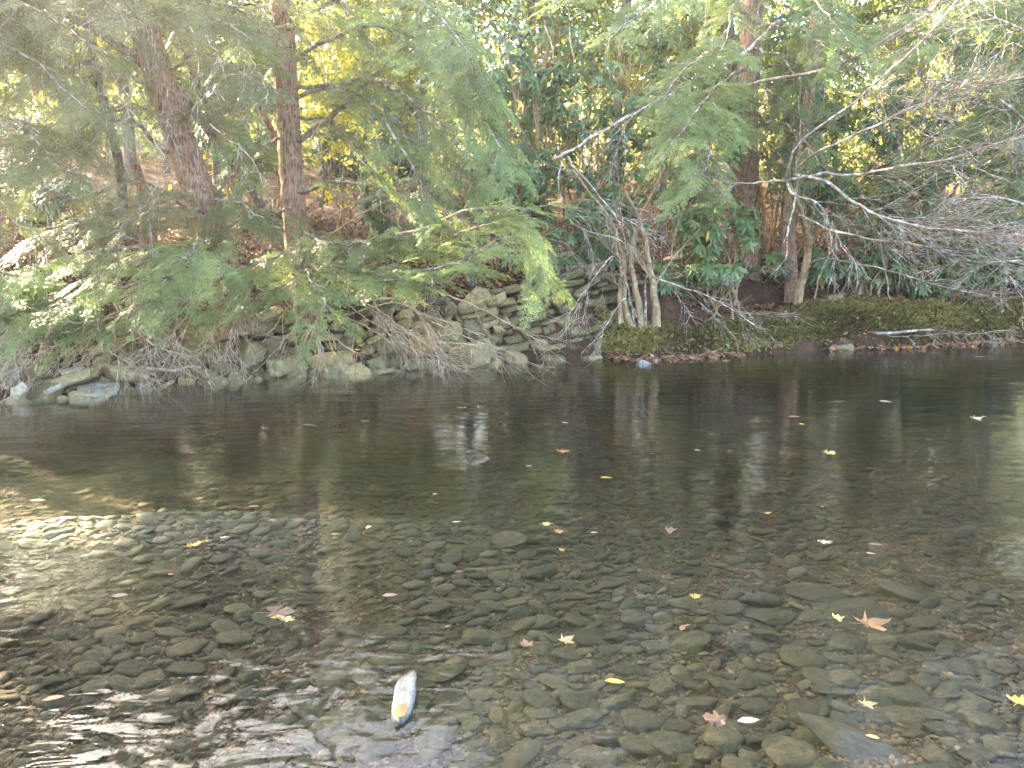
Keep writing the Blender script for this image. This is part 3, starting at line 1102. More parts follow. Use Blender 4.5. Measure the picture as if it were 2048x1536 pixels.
def bough(root, pts, r0, width, tone, rng, hi=True, dens=1.0, name='bough', mat='needle', sag=.12, bare=0.2, spr=.42):
    """one bough: a limb with side branchlets (part) and its needles (sub-part)"""
    P = smooth_path(pts, 22, .10, rng)
    L = np.linalg.norm(np.diff(P, axis=0), axis=1).sum()
    t = np.linspace(0, 1, len(P))
    P[:, 2] -= sag * (t ** 2) * 1.0 - sag * t * .2
    wood, lf = MB(), MB()
    tube(wood, P, r0 * (1 - .86 * t) + .003, 6 if hi else 4, rng=rng, rough=.08)
    T = unit(np.gradient(P, axis=0))
    n = max(4, int(L / (.11 if hi else .17) * dens))
    pos, dirs, ups, scl, tin = [], [], [], [], []
    for i in range(n):
        u = .16 + .84 * (i + rng.random()) / n
        k = min(int(u * (len(P) - 1)), len(P) - 2)
        c = P[k] + (P[k + 1] - P[k]) * (u * (len(P) - 1) - k)
        tg = T[k]
        side = unit(np.cross(tg, [0, 0, 1])) * (1 if i % 2 else -1)
        a = rng.uniform(.75, 1.1)
        d = unit(tg * math.cos(a) + side * math.sin(a) + np.array([0, 0, rng.normal(-.12, .2)]) + TOCAM * .12)
        l = width * (.35 + .65 * math.sin(min(1, u * 1.25) * PI * .5)) * (1 - .55 * u) * rng.uniform(.55, 1.2) + .08
        m = 5
        s = np.linspace(0, 1, m)
        bp = c + d[None] * (l * s)[:, None] + np.stack([rng.normal(0, .02, m) * s, rng.normal(0, .02, m) * s, -.35 * l * s ** 2 * rng.uniform(.3, 1.2)], -1)
        tube(wood, bp, .0055 * (1 - .6 * s) + .0012, 3, rng=rng)
        if rng.random() < bare:                                # a bare dead twig that hangs
            hp = bp[-1] + np.stack([rng.normal(0, .05, m).cumsum() * s, rng.normal(0, .05, m).cumsum() * s, -rng.uniform(.2, .8) * s], -1)
            tube(wood, hp, .004 * (1 - .6 * s) + .0012, 3, rng=rng)
            continue
        up = unit(np.array([0, 0, 1]) + TOCAM * rng.uniform(.1, .9) + rng.normal(0, .22, 3))
        ns = max(1, int(round(l / (.17 if hi else .3))))
        sd = np.cross(up, d)
        tt = tone + rng.normal(0, .10)
        for j in range(ns):
            f = (j + .6) / ns
            kk = min(int(f * (m - 1)), m - 2)
            pc = bp[kk] + (bp[kk + 1] - bp[kk]) * (f * (m - 1) - kk)
            for sg in ((1, -1) if j < ns - 1 else (0,)):
                if sg and rng.random() < .2:
                    continue
                dd = unit(d * (.85 if sg else 1) + sd * sg * .62 + tg * .25 + np.array([0, 0, rng.normal(-.25, .14)]))
                pos.append(pc)
                dirs.append(dd)
                ups.append(up + rng.normal(0, .18, 3))
                scl.append((spr if hi else spr * 1.5) * rng.uniform(.45, 1.25))
                tin.append(np.clip(tt + rng.normal(0, .07), 0, 1))
    bo = wood.build(name, M['twig_live'], root)
    if pos:
        pos, dirs, ups, scl, tin = map(np.array, (pos, dirs, ups, scl, tin))
        TT = SPRAY if hi else SPRAY_LO
        wh_ = rng.integers(0, len(TT), len(pos))
        for k in range(len(TT)):
            s = wh_ == k
            if s.any():
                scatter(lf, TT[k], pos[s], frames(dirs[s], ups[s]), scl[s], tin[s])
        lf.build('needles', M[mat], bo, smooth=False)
    return bo


def trunk_path(ctrl, up_to=None):
    return smooth_path([at(*c) for c in ctrl], 40)


def hemlock(ctrl, r_base, r_top, label, boughs, auto, rng, top_z, flare=1.5, tone=.45, bark='bark', mat='needle', auto_len=(1.2, 2.6), auto_z=(4.5, None), lean=None, cat='tree', nm='hemlock_tree', dead=(), auto_top=None):
    P = [at(*c) for c in ctrl]
    # carry the trunk on upwards out of the frame
    dv = unit(P[-1] - P[-2])
    dv = unit(dv * np.array([.6, .6, 1]))
    z = P[-1][2]
    if top_z > z + .5:
        P.append(P[-1] + dv * ((top_z - z) / dv[2]) * .5)
        P.append(P[-1] + unit(dv + np.array([0, 0, .5])) * (top_z - z) * .5)
    path = smooth_path(P, 60)
    base = path[0]
    root = thing(nm, base, label, cat)
    tb = MB()
    t = np.linspace(0, 1, len(path))
    R = r_base + (r_top - r_base) * t
    R = R * (1 + (flare - 1) * np.exp(-t * len(path) / 3.0))
    tube(tb, path, R, 14, rough=.045, rng=rng)
    tb.build('trunk', M[bark], root)
    for bspec in boughs:
        pts, width, tn, kw = bspec
        pts = [at(*c) for c in pts]
        r0 = kw.pop('r0', .022)
        bough(root, pts, r0, width, tn, rng, **kw)
    for dctrl in dead:                                         # pale leafless twigs that hang from the boughs
        Y = path[0][1] - rng.uniform(.4, 1.3)
        Pd = smooth_path([at(a, c_, Y) for a, c_ in dctrl], 22, .09, rng)
        db = MB()
        tube(db, Pd, np.linspace(.0085, .0035, 22), 4, rng=rng)
        for k in range(9):
            i = int(rng.integers(2, 21))
            dv_ = unit(np.array([rng.normal(0, .8), rng.normal(-.2, .5), rng.normal(-.5, .5)]))
            l = rng.uniform(.12, .5)
            s_ = np.linspace(0, 1, 6)
            tube(db, Pd[i] + dv_ * (l * s_)[:, None] + np.array([0, 0, -.35]) * (l * s_ ** 2)[:, None] + rng.normal(0, .012, (6, 3)) * s_[:, None], .0045 * (1 - .5 * s_), 3, rng=rng)
        db.build('dead_twig', M['lichen_bark'], root)
    zs = np.linspace(auto_z[0], (auto_top or top_z) - .5, auto) if auto else []
    for zz in zs:
        k = np.argmin(np.abs(path[:, 2] - zz))
        c = path[k]
        az = rng.uniform(0, 2 * PI)
        frac = (top_z - zz) / (top_z - auto_z[0] + .1)
        l = rng.uniform(*auto_len) * (.35 + .65 * frac)
        e = c + np.array([math.cos(az) * l, math.sin(az) * l, rng.uniform(-.1, .5)])
        bough(root, [c, (c + e) / 2 + [0, 0, .15], e], .02, .75, tone + rng.normal(0, .1), rng, hi=False, mat=mat, sag=.3, spr=.36)
    return root


hr = np.random.default_rng(21)
G = dict(mat='needle_grey', bare=.35)
# the leaning hemlock on the left
hemlock([(486, 668, 10.35), (468, 610, 10.35), (430, 480, 10.4), (372, 310, 10.5), (318, 150, 10.6), (272, -20, 10.7)], .23, .155,
        'big reddish hemlock leaning left out of the rock pile', [
            ([(462, 560, 10.3), (300, 560, 9.4), (60, 612, 8.5)], .8, .62, dict(r0=.025)),
            ([(455, 530, 10.3), (330, 510, 9.4), (170, 560, 8.7)], .75, .66, dict()),
            ([(445, 505, 10.3), (380, 520, 9.3), (290, 590, 8.7)], .7, .68, dict()),
            ([(440, 500, 10.3), (250, 500, 9.3), (-30, 540, 8.5)], .8, .58, dict()),
            ([(440, 490, 10.3), (390, 480, 9.4), (365, 500, 8.9)], .55, .72, dict()),
            ([(470, 600, 10.3), (360, 590, 9.5), (120, 650, 8.7)], .6, .5, dict()),
            ([(415, 430, 10.4), (250, 420, 9.5), (40, 470, 8.7)], .8, .4, dict(mat='needle_grey')),
            ([(420, 440, 10.4), (330, 400, 9.5), (210, 450, 9)], .7, .42, dict(mat='needle_grey')),
            ([(400, 390, 10.4), (480, 400, 9.9), (560, 440, 9.6)], .6, .35, dict()),
            ([(380, 330, 10.5), (230, 240, 9.9), (30, 280, 9.0)], .7, .4, dict(r0=.03, **G)),
            ([(345, 240, 10.5), (240, 220, 9.8), (60, 340, 9.0)], .7, .45, dict(**G)),
            ([(330, 190, 10.6), (200, 110, 9.8), (20, 180, 9.0)], .8, .5, dict(r0=.03, **G)),
            ([(320, 150, 10.6), (420, 120, 10), (520, 170, 9.6)], .6, .4, dict(mat='needle_grey')),
            ([(290, 60, 10.7), (150, 20, 9.8), (0, 70, 9.0)], .8, .5, dict(**G)),
            ([(285, 50, 10.7), (380, 10, 10), (500, 60, 9.5)], .6, .45, dict(mat='needle_grey')),
            ([(350, 260, 10.5), (420, 250, 10), (500, 330, 9.8)], .5, .4, dict()),
            ([(400, 400, 10.4), (300, 360, 9.7), (100, 380, 9.2)], .6, .42, dict(**G)),
            ([(300, 90, 10.7), (180, 160, 9.6), (150, 330, 9.0)], .5, .5, dict(**G)),
        ], 34, hr, 11.5, tone=.45, mat='needle_grey', auto_len=(1.8, 2.8), auto_top=5.9, dead=[
            [(178, 58), (205, 160), (225, 232), (240, 275)], [(256, 100), (256, 180), (256, 266)], [(290, 30), (284, 103), (290, 205), (325, 290), (338, 352), (380, 400)],
            [(417, 68), (444, 143), (451, 212)], [(200, 60), (212, 150), (205, 260)], [(160, 60), (140, 130), (120, 180), (60, 240)], [(330, 160), (350, 250), (360, 330)],
            [(230, 200), (290, 260), (345, 350)], [(420, 250), (470, 300), (520, 370), (545, 410)], [(100, 60), (90, 140), (60, 190)], [(310, 40), (260, 48), (210, 40), (150, 30)],
            [(380, 60), (410, 130), (390, 200), (400, 270)], [(250, 236), (150, 300), (60, 350), (-20, 400)], [(345, 350), (320, 370), (300, 420)], [(480, 90), (520, 160), (530, 240)],
            [(240, 240), (190, 270), (185, 300), (210, 330)], [(130, 130), (150, 200), (130, 290)], [(60, 100), (40, 180), (50, 260)]])
# the straight one
hemlock([(622, 664, 11.0), (610, 560, 11.1), (592, 470, 11.2), (580, 290, 11.3), (570, 110, 11.4), (563, -20, 11.5)], .185, .13,
        'straight reddish hemlock trunk standing right of the leaning one', [
            ([(605, 560, 11.0), (560, 560, 10.2), (470, 610, 9.5)], .65, .6, dict()),
            ([(605, 550, 11.0), (620, 550, 10.2), (655, 615, 9.5)], .65, .6, dict()),
            ([(600, 530, 11.0), (540, 520, 10.2), (400, 570, 9.3)], .65, .62, dict()),
            ([(595, 505, 11.1), (740, 525, 10.5), (900, 470, 9.8), (1085, 395, 9.3)], .6, .78, dict(r0=.03)),
            ([(597, 520, 11.1), (740, 540, 10.3), (880, 530, 9.5), (990, 470, 9.0)], .55, .74, dict(r0=.028)),
            ([(597, 530, 11.1), (720, 560, 10.3), (880, 550, 9.4)], .5, .66, dict(r0=.026)),
            ([(590, 470, 11.2), (700, 470, 10.5), (860, 450, 9.9)], .6, .4, dict()),
            ([(590, 450, 11.2), (660, 480, 10.4), (740, 470, 9.8)], .6, .42, dict()),
            ([(587, 390, 11.2), (700, 370, 10.9), (880, 388, 10.6)], .5, .3, dict(r0=.035, dens=.35)),
            ([(580, 290, 11.3), (700, 190, 10.8), (830, 60, 10.4), (850, -40, 10.2)], .6, .42, dict(r0=.045, dens=.6)),
            ([(575, 200, 11.3), (720, 160, 10.6), (860, 230, 9.9), (960, 350, 9.5)], .75, .5, dict(r0=.03)),
            ([(570, 130, 11.4), (720, 60, 10.5), (880, 150, 9.7), (1010, 290, 9.3)], .8, .6, dict(r0=.03)),
            ([(568, 60, 11.4), (760, -20, 10.5), (900, 60, 9.7), (960, 170, 9.4)], .75, .48, dict(r0=.03)),
            ([(572, 180, 11.4), (680, 170, 10.6), (800, 300, 9.8), (870, 420, 9.6)], .7, .5, dict(r0=.03)),
            ([(580, 230, 11.3), (690, 260, 10.6), (780, 370, 10.1)], .6, .45, dict()),
            ([(575, 170, 11.4), (500, 140, 10.7), (420, 210, 10.2)], .6, .4, dict()),
            ([(566, 20, 11.5), (650, -10, 10.9), (760, 100, 10.2)], .6, .42, dict()),
            ([(575, 270, 11.3), (500, 290, 10.9), (440, 390, 10.4)], .5, .35, dict()),
            ([(590, 420, 11.2), (520, 420, 10.5), (430, 450, 10.0)], .6, .38, dict()),
            ([(600, 500, 11.1), (800, 470, 10.3), (1000, 420, 9.7), (1090, 540, 9.4)], .5, .66, dict(r0=.026)),
        ], 14, hr, 13.5, tone=.45, auto_len=(1.4, 2.6), auto_top=6.3)
# hemlock behind the rhododendrons on the right
hemlock([(1500, 612, 14.2), (1497, 480, 14.3), (1492, 300, 14.4), (1500, 120, 14.5), (1508, -20, 14.6)], .2, .17,
        'thick reddish hemlock trunk behind rhododendrons on the mossy terrace', [
            ([(1495, 130, 14.4), (1420, 180, 12.2), (1340, 290, 10.6)], .8, .72, dict(r0=.03)),
            ([(1495, 160, 14.4), (1450, 200, 12.2), (1410, 330, 10.7)], .75, .68, dict(r0=.03)),
            ([(1495, 100, 14.4), (1400, 120, 12.4), (1320, 180, 10.9)], .5, .6, dict(r0=.03)),
            ([(1500, 30, 14.5), (1380, -30, 12), (1230, 50, 10.6)], .55, .72, dict(r0=.03)),
            ([(1500, -20, 14.5), (1300, -90, 12), (1120, -10, 10.5)], .5, .66, dict(r0=.03)),
            ([(1505, 0, 14.5), (1600, 0, 12.8), (1700, 70, 11.4)], .8, .6, dict(r0=.03)),
            ([(1505, 60, 14.5), (1600, 60, 13), (1690, 130, 11.8)], .75, .5, dict(r0=.03)),
            ([(1500, 90, 14.5), (1560, 110, 13.6), (1630, 190, 12.8)], .7, .5, dict(r0=.025)),
            ([(1500, 160, 14.5), (1560, 190, 13.6), (1640, 280, 12.9)], .7, .48, dict(r0=.025)),
            ([(1498, 260, 14.4), (1550, 300, 13.5), (1610, 400, 12.9)], .55, .42, dict(r0=.022)),
            ([(1495, 220, 14.4), (1440, 260, 12.5), (1380, 370, 11.2)], .7, .55, dict(r0=.03)),
            ([(1500, 250, 14.4), (1580, 260, 13), (1660, 330, 12)], .6, .45, dict(r0=.03)),
            ([(1500, -20, 14.6), (1480, -20, 13), (1440, 90, 11.4)], .7, .5, dict(r0=.03)),
        ], 46, hr, 14.5, tone=.4, auto_len=(1.8, 3.6))
# hemlock standing just outside the frame on the right
hemlock([(2240, 640, 13.2), (2240, 300, 13.3), (2240, 0, 13.4)], .17, .14,
        'hemlock boughs reaching in from the right edge above the bare branches', [
            ([(2235, 120, 13.2), (2110, 130, 12.0), (1960, 240, 10.9)], .8, .45, dict(r0=.03)),
            ([(2235, 60, 13.2), (2090, 60, 12.0), (1900, 150, 10.9)], .8, .5, dict(r0=.03)),
            ([(2235, 250, 13.2), (2130, 260, 12.2), (2000, 330, 11.2)], .7, .4, dict(r0=.03)),
            ([(2235, 20, 13.2), (2000, 0, 12.0), (1790, 90, 11.2)], .8, .5, dict(r0=.03)),
            ([(2235, 190, 13.2), (2050, 200, 12.2), (1840, 290, 11.6)], .8, .42, dict(r0=.03)),
            ([(2235, 300, 13.2), (2120, 320, 12.6), (1960, 400, 12.0)], .7, .5, dict(r0=.03)),
            ([(2235, 340, 13.2), (2090, 380, 12.8), (1850, 380, 12.4)], .7, .45, dict(r0=.03)),
            ([(2235, 100, 13.2), (2130, 170, 12.2), (2010, 290, 11.2)], .8, .55, dict(r0=.03)),
            ([(2235, 0, 13.2), (1990, -30, 12.4), (1720, 40, 12.0)], .8, .55, dict(r0=.03)),
        ], 44, hr, 14, tone=.4, auto_len=(1.8, 3.6))
# hemlock just outside the frame on the left
hemlock([(-150, 690, 9.6), (-160, 300, 9.7), (-175, -20, 9.8)], .16, .12,
        'grey-green hemlock sprays hanging in from the left edge', [
            ([(-155, 380, 9.6), (-40, 380, 9.0), (90, 470, 8.5)], .7, .5, dict(**G)),
            ([(-160, 250, 9.6), (-20, 230, 8.9), (130, 330, 8.4)], .8, .5, dict(**G)),
            ([(-160, 120, 9.7), (0, 90, 8.9), (170, 200, 8.4)], .8, .55, dict(**G)),
            ([(-165, 20, 9.7), (0, -20, 8.9), (190, 80, 8.4)], .8, .55, dict(**G)),
            ([(-155, 480, 9.6), (-40, 520, 9.0), (60, 600, 8.5)], .7, .45, dict()),
            ([(-160, -60, 9.7), (60, -60, 9.2), (260, 20, 8.8)], .7, .5, dict(**G)),
        ], 66, hr, 6.8, tone=.45, mat='needle_grey', auto_len=(1.4, 2.3), auto_z=(4.1, None), auto_top=5.8)  # dense upper boughs added to screen the sun from the water
hemlock([(-511, 700, 8.6), (-520, 300, 8.6), (-530, 0, 8.6)], .15, .12,  # out-of-view tree added to keep sun off the near water
        'unseen hemlock added upstream to block the sun, two paces beyond the left edge', [], 72, hr, 6.6, tone=.45, auto_len=(1.5, 2.4), auto_z=(4.15, None), auto_top=5.8)
hemlock([(-640, 660, 9.7), (-645, 300, 9.7), (-650, 0, 9.7)], .15, .12,  # extra blocker out of view, narrows the sun patch
        'added sun-blocking hemlock set back on the slope upstream of the left edge', [], 72, hr, 7.3, tone=.45, auto_len=(1.5, 2.4), auto_z=(4.8, None), auto_top=6.4)
hemlock([(-330, 620, 10.3), (-335, 300, 10.3), (-340, 0, 10.3)], .14, .11,  # one more added blocker, shades the water around the sun patch
        'unseen hemlock added as a sun screen behind the two upstream ones, beyond the left edge', [], 66, hr, 7.0, tone=.45, auto_len=(1.3, 2.2), auto_z=(4.75, None), auto_top=6.2)

# slimmer trunks


def stem_tree(ctrl, r0, r1, label, bark, top_z=None, boughs=(), cat='tree', nm='slender_tree', flare=1.2, auto=0):
    return hemlock(ctrl, r0, r1, label, list(boughs), auto, hr, top_z or 0, flare, bark=bark, nm=nm, cat=cat)


stem_tree([(552, 478, 12.0), (505, 380, 11.9), (440, 290, 11.6), (365, 195, 11.2), (300, 140, 10.9), (205, 70, 10.7), (120, 20, 10.6)], .075, .05,
          'dark slanting stem crossing behind the leaning hemlock', 'bark_grey')
stem_tree([(256, 480, 12.2), (246, 420, 12.2), (238, 330, 12.2), (200, 180, 12.3), (170, 40, 12.4)], .085, .06,
          'slender grey trunk left of the leaning hemlock', 'bark_grey', 5.5,
          [([(210, 200, 12.3), (120, 240, 11.5), (20, 300, 11)], .6, .4, dict(mat='needle_grey', hi=False)),
           ([(200, 150, 12.3), (300, 130, 11.8), (380, 190, 11.5)], .6, .4, dict(mat='needle_grey', hi=False))])
stem_tree([(298, 520, 11.6), (296, 450, 11.6), (290, 400, 11.6), (270, 330, 11.7)], .13, .07, 'short broken reddish stump trunk behind the low boughs', 'bark', nm='broken_tree')
stem_tree([(562, 300, 11.6), (540, 255, 11.5), (518, 208, 11.4)], .055, .04, 'broken brown snag leaning against the straight hemlock', 'bark', nm='broken_snag', cat='snag', flare=1.0)
stem_tree([(440, 480, 13), (435, 380, 13), (425, 250, 13), (375, 120, 13), (340, -20, 13)], .07, .05, 'thin dark trunk showing between the two big hemlocks', 'bark_grey', 6)
stem_tree([(1318, 480, 13.0), (1326, 390, 13.0), (1330, 250, 13.0), (1322, 100, 13.0), (1316, -20, 13)], .055, .04, 'thin pale grey stem rising among the rhododendrons', 'bark_grey', 6)
stem_tree([(1582, 604, 13.7), (1582, 520, 13.7), (1578, 430, 13.7), (1600, 300, 13.8), (1625, 140, 13.9), (1632, 20, 14)], .11, .065, 'straight brown trunk on the mossy terrace beside a leaning pale one', 'bark', 7.5)
stem_tree([(1470, 560, 15.6), (1468, 300, 15.6), (1462, 100, 15.7), (1450, -20, 15.8)], .11, .09, 'dim greyish trunk close behind the thick hemlock', 'bark_far', 9)
stem_tree([(945, 580, 12.3), (940, 540, 12.3), (930, 480, 12.4)], .09, .07, 'short dark stump above the stone wall', 'bark_grey', nm='tree_stump', cat='stump')

# ------------------------------------------------------------------ rhododendrons


def rhododendron(px, py, Y, rx_, ry_, rz_, n, label, tone=.45, rng=None, baseY=None, yellow=.02, spread=1.0, scale=1.0):
    """bush: several stems (parts) and one mass of leaf whorls"""
    c = at(px, py, Y)
    bx, by = c[0] + rng.normal(0, .1), c[1] + .25
    base = np.array([bx, by, float(ground(bx, by))])
    root = thing('rhododendron', base, label, 'shrub')
    pos = []
    while len(pos) < n:
        u = unit(rng.standard_normal(3))
        u[1] = -abs(u[1]) if rng.random() < .8 else u[1]
        rad = rng.uniform(.55, 1.05) ** .7
        lump = 1 + .28 * mnoise.noise(Vector(u * 2.3) + Vector((px * .01, py * .013, 0)))
        p = c + u * np.array([rx_, ry_, rz_]) * rad * lump
        if p[2] < ground(p[0], p[1]) + .12:
            continue
        if mnoise.noise(Vector(p * 1.9)) < -.18:
            continue
        pos.append(p)
    pos = np.array(pos)
    out = unit((pos - c) / np.array([rx_, ry_, rz_]))
    up = unit(out * .55 + np.array([0, -.25, .8]) + rng.normal(0, .25, pos.shape))
    yaw = rng.standard_normal(pos.shape)
    yl = MB()
    wh_ = rng.integers(0, len(WHORL), n)
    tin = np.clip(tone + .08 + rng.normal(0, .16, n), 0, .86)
    for k in range(len(WHORL)):
        s = wh_ == k
        scatter(yl, WHORL[k], pos[s], frames(np.cross(yaw[s], up[s]), up[s]), scale * rng.uniform(.5, 1.2, s.sum()), tin[s])
    yl.t = [np.minimum(a, .86) for a in yl.t]
    ny_ = int(n * yellow)
    if ny_:
        i = rng.integers(0, n, ny_)
        d = np.stack([rng.normal(0, .4, ny_), rng.normal(-.3, .3, ny_), -np.ones(ny_)], -1)
        scatter(yl, (SIMPLE[1][0] * [1, .6, 1], SIMPLE[1][1], SIMPLE[1][2]), pos[i] + rng.normal(0, .05, (ny_, 3)), frames(d, rng.normal(0, 1, (ny_, 3)) + [0, -1, 0]), rng.uniform(.16, .22, ny_), np.full(ny_, .985))
    ns = int(np.clip(n / 14, 6, 26))
    for k in range(ns):
        i = int(rng.integers(n))
        b0 = base + np.array([rng.normal(0, .25 * rx_), rng.normal(0, .1), 0])
        b0[2] = float(ground(b0[0], b0[1])) - .05
        mid = (b0 + pos[i]) / 2 + np.array([rng.normal(0, .18), rng.normal(0, .1), rng.uniform(0, .25)])
        st = MB()
        pth = smooth_path([b0, mid, pos[i]], 14, .12, rng)
        tube(st, pth, np.linspace(.022, .007, 14), 5, rng=rng)
        # side twigs to near whorls
        near = np.argsort(((pos - pos[i]) ** 2).sum(1))[1:6]
        for j in near:
            tube(st, smooth_path([pth[9], (pth[9] + pos[j]) / 2 + rng.normal(0, .04, 3), pos[j]], 6, .05, rng), np.linspace(.008, .004, 6), 3, rng=rng)
        st.build('stem', M['shrub_bark'], root)
    yl.build('leaves', M['rhodo'], root)
    return root


rr2 = np.random.default_rng(44)
RH = [
    (1010, 130, 13.0, 1.5, .8, 1.0, 330, 'upper rhododendron mass with hanging yellow leaves, between hemlock and bare limb', .45, .05),
    (1230, 200, 13.2, 1.5, .8, 1.2, 340, 'tall rhododendron behind the pale slanting limb', .45, .02),
    (1180, 430, 12.9, 1.0, .7, .9, 260, 'dark rhododendron above the stone wall beside the bare shrub', .4, .03),
    (1000, 360, 12.9, 1.1, .7, .9, 260, 'rhododendron behind the bright hemlock tips over the wall', .4, .03),
    (1430, 460, 13.0, .75, .6, .5, 200, 'glossy rhododendron leaning over the mossy terrace before the thick trunk', .6, .02),
    (1430, 540, 12.7, .45, .4, .22, 70, 'lowest glossy rhododendron sprig above the mossy bank', .6, .01),
    (1660, 320, 14.6, 1.2, .8, 1.1, 320, 'rhododendron behind the white lichened limb', .5, .04),
    (1590, 130, 15.3, 1.5, .8, 1.3, 320, 'high rhododendron between two reddish trunks near the top', .5, .05),
    (1900, 420, 14.4, 1.5, .8, 1.1, 420, 'broad rhododendron behind the fan of bare grey twigs', .48, .04),
    (1960, 520, 13.9, 1.0, .6, .4, 200, 'rhododendron hanging low over the right end of the mossy terrace', .55, .02),
    (1740, 520, 14.2, .7, .5, .35, 100, 'small rhododendron in front of the dark rear wall', .5, .02),
    (1900, 200, 15.5, 1.6, .9, 1.3, 380, 'tall rhododendron high at the right edge', .5, .03),
    (1380, 280, 14.8, 1.2, .8, 1.4, 300, 'dim rhododendron directly left of the thick hemlock trunk', .4, .03),
    (740, 290, 14.5, 1.1, .7, .8, 300, 'bluish shaded rhododendron right of the straight trunk', .22, .0),  # low leaf tone puts the shade into the colour
    (500, 260, 15.0, 1.0, .7, .9, 260, 'bluish shaded rhododendron seen between the two hemlocks', .22, .0),  # shade set by the darker leaf tone here too
    (50, 600, 9.4, .9, .6, .38, 180, 'rhododendron at the far left edge under drooping hemlock', .5, .01),
    (160, 430, 12.6, .9, .6, .5, 160, 'low rhododendron on the leafy slope at left', .35, .03),
    (820, 420, 13.4, .8, .6, .5, 150, 'low dark rhododendron on the slope behind the long bare bough', .35, .02),
    (60, 330, 14.0, 1.2, .7, .8, 220, 'dim rhododendron far up the slope at left', .35, .02),
    (1600, 530, 14.0, .8, .5, .3, 90, 'rhododendron foliage shading the rear wall behind the leaning pale shrub', .5, .02),
    (1850, 560, 14.2, .8, .5, .28, 90, 'low rhododendron on the terrace between rear wall and moss', .5, .02),
    (1760, 420, 14.0, 1.0, .6, .6, 160, 'rhododendron just left of the broad one, behind the bare twig fan', .5, .05),
    (1320, 560, 13.1, .5, .4, .3, 70, 'rhododendron sprigs behind the multi-stemmed shrub', .5, .02),
    (1090, 520, 12.2, .5, .3, .18, 50, 'rhododendron sprigs drooping over the top of the stone wall', .6, .02),
]
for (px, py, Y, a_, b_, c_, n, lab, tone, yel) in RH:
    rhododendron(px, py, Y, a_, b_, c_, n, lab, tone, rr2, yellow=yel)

# ------------------------------------------------------------------ bare shrubs and pale limbs


def grow(mb, p, d, L, r, depth, rng, bias, leaves, lf_p=.0, spread=.5, mat=0, nseg=7, zig=.16):
    s = np.linspace(0, 1, nseg + 1)
    pts = [np.array(p, float)]
    dd = unit(d)
    curl = rng.normal(0, .07, 3)
    for i in range(nseg):
        dd = unit(dd + rng.normal(0, zig, 3) * .6 + np.asarray(bias) * .10 + curl)
        pts.append(pts[-1] + dd * L / nseg)
    pts = np.array(pts)
    tube(mb, pts, np.maximum(r * (1 - .62 * s), .0021), 5 if r > .01 else 3, m=mat, rng=rng)
    if lf_p and depth <= 1:
        for q in pts[3:]:
            if rng.random() < lf_p * .25:
                leaves.append(q)
    if depth <= 0:
        return
    for k in range(int(rng.integers(2, 5))):
        u = rng.uniform(.15, .95)
        i = min(int(u * nseg), nseg - 1)
        q = pts[i] + (pts[i + 1] - pts[i]) * (u * nseg - i)
        tg = unit(pts[i + 1] - pts[i])
        sd = unit(np.cross(tg, rng.standard_normal(3)))
        grow(mb, q, tg + sd * spread * rng.uniform(.5, 1.4), L * rng.uniform(.45, .85), max(r * .5, .0034), depth - 1, rng, bias, leaves, lf_p, spread, mat, nseg, zig)


def bare_shrub(label, stems, rng, mat='lichen_bark', nm='bare_shrub', cat='shrub', leaf_tint=.6, lf_p=.1, kf=.9):
    b0 = np.array(at(*stems[0][0][0]))
    root = thing(nm, b0, label, cat)
    for st_ in stems:
        (ctrl, r0, r1, kids, L, depth, bias) = st_[:7]
        mb = MB()
        kids = int(kids * kf + .5)
        lv = []
        P = smooth_path([at(*c) for c in ctrl], 26, .045, rng)
        t = np.linspace(0, 1, len(P))
        tube(mb, P, r0 + (r1 - r0) * t, 8, rough=.05, rng=rng)
        for k in range(kids):
            u = rng.uniform(.3, 1.0) ** .8
            i = min(int(u * 25), 24)
            tg = unit(P[i + 1] - P[i])
            sd = unit(np.cross(tg, rng.standard_normal(3)))
            grow(mb, P[i], tg + sd * rng.uniform(.5, 1.0) + np.asarray(bias) * .5, L * rng.uniform(.5, 1.35) * (1.1 - .4 * u), max(.006, .4 * (r0 + (r1 - r0) * u)), depth, rng, bias, lv, lf_p)
        st = mb.build('stem', M[st_[7] if len(st_) > 7 else mat], root)
        if lv:
            lv = np.array(lv)
            lb = MB()
            n = len(lv)
            scatter(lb, SIMPLE[0], lv, frames(np.stack([rng.normal(0, .6, n), rng.normal(0, .6, n), -np.ones(n) * .7], -1), rng.normal(0, 1, (n, 3)) + [0, -1, .5]), rng.uniform(.035, .07, n), np.clip(rng.normal(leaf_tint, .15, n), 0, 1))
            lb.build('leaves', M['litter'], st)
    return root


